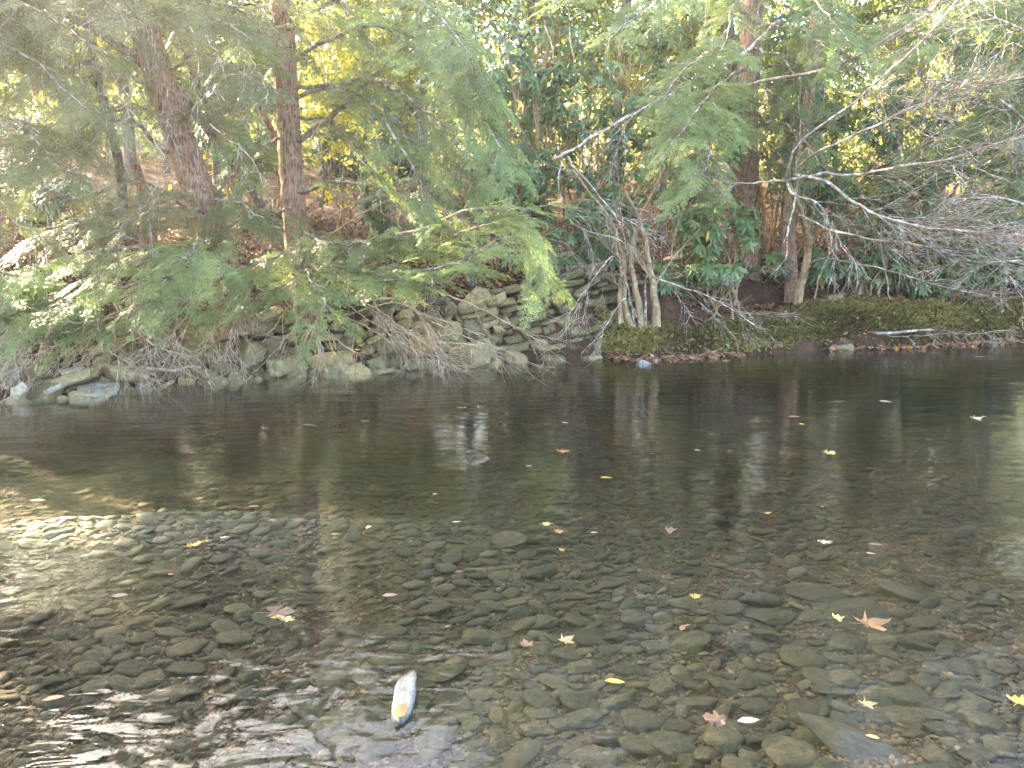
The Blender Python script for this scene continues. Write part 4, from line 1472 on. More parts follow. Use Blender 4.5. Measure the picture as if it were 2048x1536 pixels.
br = np.random.default_rng(77)
bare_shrub('multi-stemmed bare shrub with pale bark rising from the bank by the wall', [
    ([(1312, 658, 12.0), (1316, 610, 12.0), (1306, 545, 11.95), (1295, 470, 11.8), (1250, 380, 11.3)], .080, .016, 6, .9, 2, (-.2, -.5, .1), 'shrub_bark'),
    ([(1284, 655, 12.0), (1278, 600, 12.0), (1266, 530, 11.95), (1280, 440, 11.8), (1330, 330, 11.5)], .066, .014, 6, .9, 2, (.1, -.4, .3), 'shrub_bark'),
    ([(1262, 652, 12.0), (1250, 590, 12.0), (1248, 520, 11.9), (1215, 430, 11.4), (1150, 345, 10.9)], .058, .013, 7, .8, 2, (-.3, -.4, 0), 'shrub_bark'),
    ([(1240, 650, 12.0), (1236, 600, 12.0), (1240, 540, 11.9), (1230, 470, 11.6)], .048, .012, 5, .7, 2, (-.1, -.3, .2), 'shrub_bark'),
    ([(1270, 655, 12.0), (1250, 560, 11.8), (1215, 520, 11.2), (1130, 640, 10.7)], .018, .006, 9, .7, 2, (-.5, -.2, -.5)),
    ([(1290, 655, 12.0), (1292, 560, 11.7), (1330, 560, 11.1), (1420, 590, 10.7), (1510, 650, 10.5)], .02, .006, 12, .8, 2, (.5, -.2, -.4)),
    ([(1280, 650, 12.0), (1256, 600, 11.8), (1220, 640, 11.2), (1190, 700, 10.9)], .014, .005, 6, .5, 1, (-.4, -.2, -.5)),
], br, lf_p=.05)
bare_shrub('pale lichened limb slanting up across the rhododendrons with dangling twigs', [
    ([(1410, 150, 12.2), (1300, 208, 11.4), (1200, 262, 10.9), (1106, 318, 10.4)], .02, .016, 6, .8, 2, (-.1, -.1, -.8)),
    ([(1140, 312, 10.6), (1160, 350, 10.5), (1230, 430, 10.4), (1300, 440, 10.4)], .014, .006, 8, .7, 2, (.3, -.1, -.5)),
    ([(1125, 320, 10.5), (1120, 380, 10.4), (1150, 450, 10.4), (1240, 480, 10.5)], .009, .005, 5, .5, 2, (.3, 0, -.5)),
    ([(1410, 150, 12.2), (1480, 110, 12.8), (1560, 40, 13.3)], .022, .026, 2, .5, 1, (.2, 0, .3)),
], br, nm='hanging_limb', cat='branch', lf_p=.04)
bare_shrub('leaning pale-barked shrub on the mossy terrace with long white limbs fanning right', [
    ([(1594, 606, 13.4), (1606, 560, 13.3), (1620, 490, 13.1), (1600, 420, 12.5), (1572, 360, 12.0)], .085, .03, 4, .7, 2, (.1, -.4, .2), 'shrub_bark'),
    ([(1572, 360, 12.0), (1640, 345, 11.5), (1700, 350, 11.2), (1800, 335, 10.8), (1900, 318, 10.5), (2070, 262, 10.2)], .024, .010, 20, 1.0, 2, (.5, -.3, .1)),
    ([(1590, 350, 12.0), (1650, 360, 11.3), (1710, 400, 10.8), (1780, 440, 10.4), (1900, 460, 10.0), (2080, 470, 9.7)], .024, .009, 32, 1.0, 2, (.8, -.2, -.1)),
    ([(1575, 365, 12.0), (1590, 390, 11.5), (1640, 420, 11.0), (1670, 480, 10.8), (1700, 520, 10.6)], .018, .006, 10, .7, 2, (.5, -.2, -.5)),
    ([(1572, 360, 12.0), (1520, 365, 11.6), (1450, 365, 11.4), (1395, 315, 11.2)], .016, .006, 8, .7, 2, (-.4, -.2, .2)),
    ([(1572, 360, 12.0), (1600, 290, 11.6), (1700, 210, 11.1), (1790, 130, 10.6), (1880, 40, 10.2), (1960, -60, 10)], .017, .010, 16, .9, 2, (.5, -.2, .3)),
    ([(1590, 340, 12.0), (1650, 300, 11.4), (1760, 250, 10.9), (1830, 215, 10.6), (2060, 150, 10.1)], .018, .010, 24, 1.0, 2, (.6, -.2, .1)),
    ([(1590, 380, 12.0), (1582, 440, 11.6), (1576, 480, 11.4), (1572, 520, 11.3)], .014, .008, 3, .5, 1, (0, -.2, -.3)),
    ([(1600, 430, 12.5), (1700, 470, 11.5), (1850, 490, 10.6), (2060, 530, 10)], .016, .007, 16, .9, 2, (.7, -.2, -.05)),
    ([(1606, 560, 13.3), (1640, 520, 12.6), (1760, 540, 11.8), (1900, 580, 11.2), (1980, 592, 11.0)], .014, .005, 7, .8, 2, (.6, -.1, -.2)),
], br, lf_p=.16)
bare_shrub('long grey limb crossing from the thick trunk toward the upper right', [
    ([(1452, 182, 14.0), (1540, 160, 13.2), (1650, 140, 12.6), (1750, 90, 12), (1860, 20, 11.6), (1900, -40, 11.4)], .03, .024, 12, .8, 2, (.4, -.2, .1)),
    ([(1600, 150, 13.0), (1602, 250, 12.8), (1600, 330, 12.7)], .014, .008, 5, .6, 1, (0, -.1, -.5)),
    ([(1750, 90, 12), (1755, 170, 11.8), (1748, 230, 11.7)], .016, .010, 4, .5, 1, (0, -.1, -.4)),
], br, nm='hanging_limb', cat='branch', lf_p=.06)
bare_shrub('tangle of bare grey twigs filling the right edge above the rhododendron', [
    ([(2190, 600, 12.2), (2150, 420, 11.8), (2060, 260, 11.2), (1960, 180, 10.8), (1850, 160, 10.5)], .04, .008, 14, 1.0, 2, (-.4, -.3, .1)),
    ([(2190, 600, 12.2), (2140, 480, 11.5), (2030, 400, 10.8), (1900, 400, 10.3)], .03, .007, 12, 1.0, 2, (-.5, -.3, 0)),
    ([(2190, 600, 12.2), (2160, 540, 11.6), (2050, 520, 11.0), (1900, 520, 10.6)], .025, .006, 10, .9, 2, (-.5, -.2, -.2)),
    ([(2190, 600, 12.2), (2170, 300, 11.5), (2080, 100, 11), (1960, 20, 10.6)], .035, .008, 11, 1.0, 2, (-.4, -.3, .2)),
], br, mat='lichen_bark', lf_p=.10)
bare_shrub('thin bare sapling twigs in front of the dark rear wall', [
    ([(1630, 598, 13.3), (1640, 560, 13.2), (1660, 500, 13.0), (1665, 440, 12.8)], .018, .008, 8, .6, 2, (.1, -.2, .3)),
    ([(1780, 600, 13.6), (1770, 540, 13.5), (1762, 450, 13.3)], .016, .008, 8, .7, 2, (.1, -.2, .3)),
    ([(1470, 610, 13.4), (1480, 560, 13.3), (1500, 520, 13.2)], .022, .01, 10, .6, 2, (0, -.2, .2)),
], br, mat='twig', lf_p=.35)

# dead, drooping twigs of the left bank
bare_shrub('fan of dead drooping twigs over the rock pile at left', [
    ([(330, 610, 9.6), (230, 650, 9.2), (120, 690, 8.9), (20, 720, 8.7)], .016, .005, 14, .7, 2, (-.2, -.1, -.8)),
    ([(340, 600, 9.7), (250, 640, 9.3), (220, 700, 9.1), (310, 750, 9.0)], .012, .004, 10, .6, 2, (.2, -.1, -.9)),
    ([(360, 600, 9.8), (350, 660, 9.4), (380, 720, 9.3)], .010, .004, 7, .5, 2, (.1, -.1, -.9)),
    ([(300, 600, 9.5), (180, 640, 9.0), (60, 650, 8.7), (0, 760, 8.6)], .012, .004, 10, .6, 2, (-.2, -.1, -.9)),
], br, mat='twig', nm='dead_branch', cat='branch', lf_p=.0)
bare_shrub('dead branch with one long twig whose tip touches the water', [
    ([(560, 590, 10.3), (600, 640, 10.1), (640, 690, 10.0), (656, 762, 9.98)], .012, .004, 7, .5, 2, (0, -.1, -.9)),
    ([(540, 590, 10.3), (620, 650, 10.1), (700, 700, 10.0)], .010, .004, 6, .5, 2, (.2, -.1, -.8)),
    ([(510, 560, 10.2), (480, 620, 9.9), (450, 680, 9.8), (500, 740, 9.7)], .010, .004, 8, .6, 2, (-.1, -.1, -.9)),
    ([(480, 590, 10.2), (420, 660, 9.9), (440, 720, 9.8)], .010, .004, 7, .5, 2, (-.1, -.1, -.9)),
], br, mat='twig', nm='dead_branch', cat='branch', lf_p=.0)
bare_shrub('crossing dead boughs bleached tan, low before the wall foot', [
    ([(620, 575, 11.0), (720, 610, 10.7), (820, 670, 10.5), (960, 690, 10.3)], .018, .005, 12, .7, 2, (.5, -.1, -.4)),
    ([(620, 630, 11.0), (720, 650, 10.7), (800, 700, 10.4), (900, 715, 10.3)], .014, .005, 10, .6, 2, (.5, -.1, -.4)),
    ([(840, 570, 11.0), (930, 600, 10.8), (1020, 640, 10.6), (1100, 690, 10.5)], .014, .005, 8, .6, 2, (.4, -.1, -.5)),
    ([(620, 650, 11.0), (740, 620, 10.8), (830, 600, 10.8)], .016, .005, 8, .6, 2, (.5, -.1, .1)),
    ([(640, 560, 11.0), (760, 660, 10.6), (930, 745, 10.2)], .012, .004, 9, .6, 2, (.6, -.1, -.4)),
], br, mat='twig', nm='dead_branch', cat='branch', lf_p=.02)
for (x0, y0, x1, y1, x2, y2, Y, lab) in [
        (120, 600, 60, 660, 20, 740, 9.0, 'thin dead twigs dangling at the far left of the rock pile'),
        (240, 610, 300, 680, 380, 712, 9.5, 'dead twigs sweeping right over the diamond-shaped rock'),
        (390, 600, 330, 680, 250, 735, 9.6, 'dead twigs sweeping left below the leaning hemlock'),
        (700, 590, 780, 640, 870, 700, 10.6, 'long tan dead twigs sweeping over the square-faced rock'),
        (760, 570, 860, 640, 1000, 700, 10.7, 'tan dead twigs arching across the foot of the wall'),
        (660, 560, 600, 640, 560, 700, 10.3, 'dead twigs drooping beside the straight hemlock base')]:
    bare_shrub(lab, [
        ([(x0, y0, Y), (x1, y1, Y - .2), (x2, y2, Y - .3)], .014, .006, 6, .9, 1, ((x2 - x0) / 300, -.1, -.7)),
        ([(x0 + 10, y0 - 20, Y + .1), ((x0 + x1) / 2 + 20, (y0 + y1) / 2, Y - .1), (x1 + 10, y2, Y - .25)], .010, .006, 4, .9, 1, ((x2 - x0) / 400, -.1, -.8)),
        ([(x0 - 10, y0 - 10, Y + .1), (x1 - 30, y1 - 20, Y - .1), (x2 - 30, y2 - 30, Y - .25)], .010, .006, 3, .9, 1, ((x2 - x0) / 300, -.1, -.6)),
    ], br, mat='twig', nm='dead_branch', cat='branch', lf_p=.0, kf=1.0)
bare_shrub('brown thorny tangle of dead stems on the slope right of the straight trunk', [
    ([(660, 470, 12.6), (740, 420, 12.4), (830, 400, 12.2), (930, 440, 12.0)], .012, .005, 16, .8, 2, (.3, -.1, -.2)),
    ([(640, 440, 12.8), (760, 390, 12.5), (860, 410, 12.3)], .012, .005, 14, .8, 2, (.2, -.1, -.2)),
    ([(900, 560, 12.0), (960, 500, 11.9), (1040, 480, 11.8), (1090, 560, 11.6)], .012, .005, 16, .7, 2, (.2, -.2, -.5)),
], br, mat='twig', nm='dead_brush', cat='brush', lf_p=.12)
bare_shrub('row of dry russet twigs and roots dangling under the mossy bank edge', [
    ([(1190, 690, 11.9), (1300, 675, 11.9), (1400, 690, 11.9)], .010, .005, 22, .35, 2, (0, -.2, -.6)),
    ([(1400, 690, 12.0), (1550, 680, 12.4), (1700, 672, 12.7)], .010, .005, 22, .35, 2, (0, -.2, -.6)),
    ([(1700, 672, 12.7), (1850, 668, 12.9), (2030, 660, 13.1)], .010, .005, 24, .35, 2, (0, -.2, -.6)),
], br, mat='twig', nm='root_tangle', cat='roots', lf_p=.1)
tb = MB()
tube(tb, smooth_path([at(1730, 668, 12.7), at(1800, 662, 12.7), at(1868, 660, 12.7)], 10, .03, br), np.linspace(.03, .018, 10), 7)
tag(tb.build('driftwood_log', M['lichen_bark']), 'short pale driftwood stick lodged at the foot of the mossy bank', 'driftwood')
tb = MB()
tube(tb, smooth_path([at(290, 736, 9.3), at(340, 738, 9.3), at(402, 734, 9.3)], 10, .03, br), np.linspace(.02, .010, 10), 7)
tag(tb.build('driftwood_log', M['twig']), 'tan dead stick lying across the rocks at left', 'driftwood')

# ------------------------------------------------------------------ yellow-leaved saplings


def sapling(label, stems, rng, n_leaf, mat='yellow', size=(.06, .11), tint=(.5, .2)):
    b0 = at(*stems[0][0])
    root = thing('yellow_sapling', b0, label, 'sapling')
    for ctrl in stems:
        mb, tips = MB(), []
        P = smooth_path([at(*c) for c in ctrl], 20, .1, rng)
        tube(mb, P, np.linspace(.018, .006, 20), 5, rng=rng)
        lb = MB()
        pos = []
        for k in range(18):
            u = rng.uniform(.35, 1)
            i = min(int(u * 19), 18)
            d = unit(np.array([rng.normal(0, 1), rng.normal(-.3, .5), rng.normal(.05, .25)]))
            l = rng.uniform(.25, .75)
            s = np.linspace(0, 1, 5)
            q = P[i] + d * (l * s)[:, None] - np.array([0, 0, 1]) * (.15 * l * s ** 2)[:, None]
            tube(mb, q, .004 * (1 - .6 * s) + .001, 3, rng=rng)
            m = int(n_leaf / 18 / len(stems)) + 1
            uu = rng.uniform(.15, 1.0, m)
            pos.append(P[i] + d * (l * uu)[:, None] - np.array([0, 0, 1]) * (.15 * l * uu ** 2 + .02)[:, None] + rng.normal(0, .035, (m, 3)))
        st = mb.build('stem', M['bark_grey'], root)
        pos = np.concatenate(pos)
        n = len(pos)
        scatter(lb, SIMPLE[0], pos, frames(np.stack([rng.normal(0, 1, n), rng.normal(-.2, .8, n), rng.normal(-.5, .4, n)], -1), rng.normal(0, .5, (n, 3)) + [0, -.6, 1]), rng.uniform(*size, n), np.clip(rng.normal(*tint, n), 0, 1))
        lb.build('leaves', M[mat], st)
    return root


sr = np.random.default_rng(90)
sapling('lime-yellow leaved sapling glowing right of the straight hemlock near the top', [
    [(640, 420, 14), (640, 300, 14), (660, 180, 13.8), (700, 90, 13.6)], [(640, 420, 14), (690, 280, 13.8), (740, 180, 13.6)]], sr, 900, tint=(.35, .2))
sapling('small yellow-leaved twig cluster before the bluish rhododendron', [
    [(800, 420, 13.2), (760, 350, 13.0), (700, 315, 12.8)], [(800, 420, 13.2), (770, 300, 13), (730, 240, 12.8)]], sr, 130, tint=(.75, .1))
sapling('yellow-leaved sapling between the two big hemlocks', [
    [(480, 420, 15), (470, 330, 15), (450, 240, 15)], [(480, 420, 15), (510, 300, 15), (540, 190, 15)]], sr, 260, tint=(.7, .2))
sapling('small golden bush low on the slope behind the straight trunk', [
    [(430, 420, 15.5), (425, 380, 15.5), (420, 350, 15.5)], [(640, 420, 15.5), (660, 390, 15.5), (670, 370, 15.5)]], sr, 220, tint=(.85, .15))
sapling('green-yellow sapling in the upper left corner behind grey sprays', [
    [(150, 420, 15), (130, 250, 15), (90, 60, 15)], [(150, 420, 15), (180, 200, 15), (230, 60, 15)]], sr, 500, tint=(.2, .2))

sapling('fine-leaved yellow-green understory right of the hanging yellow rhododendron leaves', [
    [(1130, 480, 13.6), (1120, 250, 13.4), (1100, 60, 13.2)], [(1130, 480, 13.6), (1180, 300, 13.2), (1230, 120, 13.0)]], sr, 700, mat='far_leaf', size=(.05, .09), tint=(.42, .18))
sapling('fine-leaved olive sapling left of the thick hemlock trunk', [
    [(1400, 560, 14.4), (1390, 300, 14.2), (1360, 60, 14.0)], [(1400, 560, 14.4), (1430, 350, 14.2), (1460, 120, 14.0)]], sr, 700, mat='far_leaf', size=(.05, .09), tint=(.45, .2))
sapling('yellowing sapling between the two right-hand reddish trunks', [
    [(1560, 560, 14.6), (1570, 320, 14.4), (1590, 100, 14.2)], [(1560, 560, 14.6), (1650, 340, 14.2), (1720, 180, 14.0)]], sr, 700, mat='far_leaf', size=(.05, .09), tint=(.55, .18))
sapling('thin sapling with tan and yellow leaves behind the bare twig fan', [
    [(1800, 580, 14.0), (1820, 400, 13.8), (1860, 220, 13.4)], [(1800, 580, 14.0), (1900, 420, 13.6), (1980, 300, 13.2)], [(1800, 580, 14.0), (1760, 440, 13.7), (1740, 300, 13.5)]], sr, 1000, mat='far_leaf', size=(.045, .08), tint=(.62, .2))
sapling('pale green sapling near the upper right corner', [
    [(2000, 560, 14.6), (1980, 250, 14.2), (1900, 40, 14.0)], [(2000, 560, 14.6), (2040, 250, 14.2), (2050, 60, 14.0)]], sr, 800, mat='far_leaf', size=(.05, .09), tint=(.45, .2))
sapling('green-gold sapling low behind the bright hemlock tips', [
    [(900, 470, 13.2), (880, 330, 13.2), (860, 190, 13.2)], [(900, 470, 13.2), (960, 360, 13.0), (1010, 260, 13.0)]], sr, 450, mat='far_leaf', size=(.05, .09), tint=(.42, .2))

# ------------------------------------------------------------------ trees further up the hill


def far_tree(x, y, h, cr, tint, rng, label, n=15000, trunk_r=.16, size=(.10, .19), low=.25, lean=0.0):
    z0 = float(ground(x, y)) - .1
    root = thing('hillside_tree', (x, y, z0), label, 'tree', 'trees up the slope behind the bank')
    mb = MB()
    P = smooth_path([(x, y, z0), (x + lean * .5, y, z0 + h * .5), (x + lean, y, z0 + h)], 16, .2, rng)
    tube(mb, P, np.linspace(trunk_r, .03, 16), 9, rough=.06, rng=rng)
    lb = MB()
    pos = []
    nb = 34
    for k in range(nb):
        u = low + (1 - low) * (k + rng.random()) / nb
        i = min(int(u * 15), 14)
        az = rng.uniform(0, 2 * PI)
        l = cr * (.35 + .65 * math.sin(PI * min(1, (u - low) / (1 - low) * .8 + .2))) * rng.uniform(.6, 1.15)
        d = np.array([math.cos(az), math.sin(az), rng.uniform(.1, .55)])
        s = np.linspace(0, 1, 7)
        q = P[i] + d * (l * s)[:, None] - np.array([0, 0, .18]) * (l * s ** 2)[:, None] + rng.normal(0, .04, (7, 3))
        tube(mb, q, .03 * (1 - .8 * s) + .004, 4, rng=rng)
        m = n // nb
        uu = rng.uniform(.2, 1.05, m)
        cl = rng.normal(0, .22, (9, 3))[rng.integers(0, 9, m)]
        pos.append(P[i] + d * (l * uu)[:, None] - np.array([0, 0, .18]) * (l * uu ** 2)[:, None] + cl * 1.1 + rng.normal(0, .10, (m, 3)))
    mb.build('trunk', M['bark_far'], root)
    pos = np.concatenate(pos)
    m = len(pos)
    scatter(lb, (SIMPLE[0][0][[0, 3, 5, 9]] * [1, 1, 1], np.array([[0, 1, 3, 2]]), np.zeros(4)), pos, frames(rng.standard_normal((m, 3)) + [0, 0, -.3], rng.normal(0, .7, (m, 3)) + [0, -.3, .8]), rng.uniform(*size, m), np.clip(rng.normal(tint, .12, m), 0, 1))
    lb.build('crown', M['far_leaf'], root, smooth=False)


fr_ = np.random.default_rng(123)
FT = [(-17, 11.5, 7.5, 2.4, .3, 'unseen yellow-green tree added to block low sky beyond the left end of the rock pile'),  # added out of view to keep bright low sky out of the reflections
      (-15, 5, 5.5, 2.2, .4, 'unseen tree added upstream to screen sky and sun from the left water'),  # added screen out of view, cuts sky glare and sun at left
      (-13, 17, 8, 2.2, .3, 'yellow-green tree on the slope beyond the left edge'),
      (-9.5, 20, 9, 2.4, .45, 'yellow-green tree on the upper slope at far left'),
      (-6.8, 18.5, 8, 2.0, .25, 'green understory tree up the slope behind the slanting stem'),
      (-4.2, 22, 9, 2.4, .62, 'golden tree up the slope between the two hemlocks'),
      (-2.2, 19.5, 8.5, 2.2, .55, 'yellow tree up the slope right of the straight hemlock'),
      (.3, 21, 13, 2.8, .35, 'olive-green tree up the slope behind the upper rhododendron'),
      (2.6, 20, 13, 2.8, .5, 'yellow tree behind the tall rhododendron at top centre'),
      (5.0, 21, 14, 2.9, .62, 'golden tree behind the thick right-hand hemlock trunk'),
      (7.4, 19.5, 14, 2.8, .5, 'yellow-green tree behind the crossing grey limb'),
      (9.8, 21, 14, 3.0, .65, 'golden-yellow tree in the upper right corner'),
      (12.5, 20, 14, 3.0, .5, 'yellow-green tree beyond the right edge twigs')]
for (x, y, h, cr, ti, lab) in FT:
    far_tree(x, y, h, cr, ti, fr_, lab)
# the wood behind, read as one mass
wb = MB()
n = 150000
x = fr_.uniform(-32, 32, n)
y = fr_.uniform(25, 42, n)
clump = vnoise(x, y, .5, 40)
z = ground(x, y) + np.abs(fr_.normal(0, 1, n)) ** .8 * 7.0 * (1 + clump)
ok = vnoise(x + z * .7, y - z * .4, .55, 41) > -.25
x, y, z = x[ok], y[ok], z[ok]
m = len(x)
scatter(wb, (SIMPLE[0][0][[0, 3, 5, 9]], np.array([[0, 1, 3, 2]]), np.zeros(4)), np.stack([x, y, z], -1), frames(fr_.standard_normal((m, 3)), fr_.normal(0, .7, (m, 3)) + [0, -.4, .7]), fr_.uniform(.18, .36, m), np.clip(.45 + .5 * vnoise(x, y, .3, 42) + fr_.normal(0, .1, m), 0, 1))
tag(wb.build('far_woods', M['far_leaf'], smooth=False), kind='stuff', label='hazy mass of autumn woodland far up the hillside', cat='woods')

# ------------------------------------------------------------------ ground cover
lr = np.random.default_rng(60)
lb = MB()
n = 60000
x = lr.uniform(-11, 13, n)
dd = np.abs(lr.normal(0, 1, n)) * 4.2 + .5
y = ys(x) + dd
keep_ = (x < .3) & (dd > .9) | (x >= .3) & (dd > .55 + .35 * vnoise(x, y, 1.6, 58))
x, y, dd = x[keep_], y[keep_], dd[keep_]
z = ground(x, y)
slope = np.abs(ground(x, y + .05) - ground(x, y - .05)) / .1
ok = slope < 1.6
x, y, z = x[ok], y[ok], z[ok] + lr.uniform(.0, .05, ok.sum())
n = len(x)
wh = lr.integers(0, 3, n)
for k in range(3):
    s = wh == k
    m = s.sum()
    scatter(lb, SIMPLE[k], np.stack([x[s], y[s], z[s]], -1), frames(lr.normal(0, 1, (m, 3)) * [1, 1, .35], lr.normal(0, .45, (m, 3)) + [0, -.1, 1]), lr.uniform(.05, .11, m), np.clip(lr.beta(2, 2, m), 0, 1))
tag(lb.build('leaf_litter', M['litter']), kind='stuff', label='brown and orange leaf litter over the slope', cat='leaf litter')
# moss tufts on the right bank
mb = MB()
n = 90000
x = lr.uniform(1.3, 11, n)
dd = lr.uniform(.03, .95, n) ** 1.1
y = ys(x) + dd
z = ground(x, y)
ok = (z > .07 + .1 * vnoise(x, y, 2.5, 50)) & (vnoise(x, z * 3, 1.7, 51) > -.42)
x, y, z = x[ok], y[ok], z[ok]
m = len(x)
tv = np.array([[0, -.12, 0], [.55, -.2, .02], [1, 0, 0], [.55, .2, .02]])
scatter(mb, (tv, np.array([[0, 1, 2, 3]]), np.zeros(4)), np.stack([x, y, z], -1), frames(lr.normal(0, .6, (m, 3)) + [0, -.8, .25], lr.normal(0, .5, (m, 3)) + [0, -.5, .8]), lr.uniform(.025, .085, m), np.clip(.45 + .7 * vnoise(x, z * 2, 1.1, 52) + lr.normal(0, .14, m), 0, 1))
tag(mb.build('moss', M['moss'], smooth=False), kind='stuff', label='olive green moss draping over the right bank', cat='moss')
# leaves caught along the waterline
lb = MB()
n = 2600
x = np.concatenate([lr.uniform(1.0, 9.5, 2300), lr.uniform(-3.6, 0.6, 300)])
y = ys(x) + lr.normal(-.0, .10, n) / .93
z = np.maximum(ground(x, y), 0) + lr.uniform(.005, .05, n)
ok = vnoise(x, y * 0, 1.6, 55) > -.12
x, y, z = x[ok], y[ok], z[ok]
m = len(x)
scatter(lb, SIMPLE[0], np.stack([x, y, z], -1), frames(lr.normal(0, 1, (m, 3)) * [1, 1, .3], lr.normal(0, .4, (m, 3)) + [0, -.35, 1]), lr.uniform(.045, .10, m), np.clip(lr.normal(.62, .22, m), 0, 1))
tag(lb.build('leaf_drift', M['litter']), kind='stuff', label='russet leaves drifted along the waterline under the mossy bank', cat='leaf litter')
lb = MB()
n = 1100
x = lr.uniform(1.4, 10.5, n)
y = ys(x) + lr.uniform(.08, 1.0, n)
ok = vnoise(x, y, 1.3, 59) > -.1
x, y = x[ok], y[ok]
z = ground(x, y) + .02
m = len(x)
scatter(lb, SIMPLE[1], np.stack([x, y, z], -1), frames(lr.normal(0, 1, (m, 3)) * [1, 1, .3], lr.normal(0, .4, (m, 3)) + [0, -.5, 1]), lr.uniform(.04, .09, m), np.clip(lr.normal(.68, .2, m), 0, 1))
tag(lb.build('fallen_leaves', M['litter']), kind='stuff', label='tan fallen leaves strewn over the moss of the right bank', cat='leaf litter')
# fern-like sprig at the waterline
fs = thing('green_sprig', at(1448, 690, 11.95), 'small bright green sprig growing at the waterline below the mossy bank', 'plant')
fb = MB()
m = 34
scatter(fb, SIMPLE[0], at(1448, 688, 11.95) + lr.normal(0, .05, (m, 3)), frames(lr.normal(0, 1, (m, 3)), lr.normal(0, .5, (m, 3)) + [0, -.6, .8]), lr.uniform(.05, .09, m), np.full(m, .8))
fb.build('leaves', M['needle'], fs)
sb = MB()
for k in range(4):
    tube(sb, smooth_path([at(1448, 706, 11.97), at(1448, 688, 11.95) + lr.normal(0, .05, 3)], 5), .004, 3)
sb.build('stem', M['shrub_bark'], fs)

# ------------------------------------------------------------------ single leaves on the water and the bed
MAPLE = [maple_leaf(5, 1, .40), maple_leaf(5, 2, .45), maple_leaf(7, 3, .36), maple_leaf(3, 4, .42)]
OVAL = quad_leaf(1, .5, .06, .12)
OVAL = (OVAL[0] - np.array([.5, 0, 0]), OVAL[1])
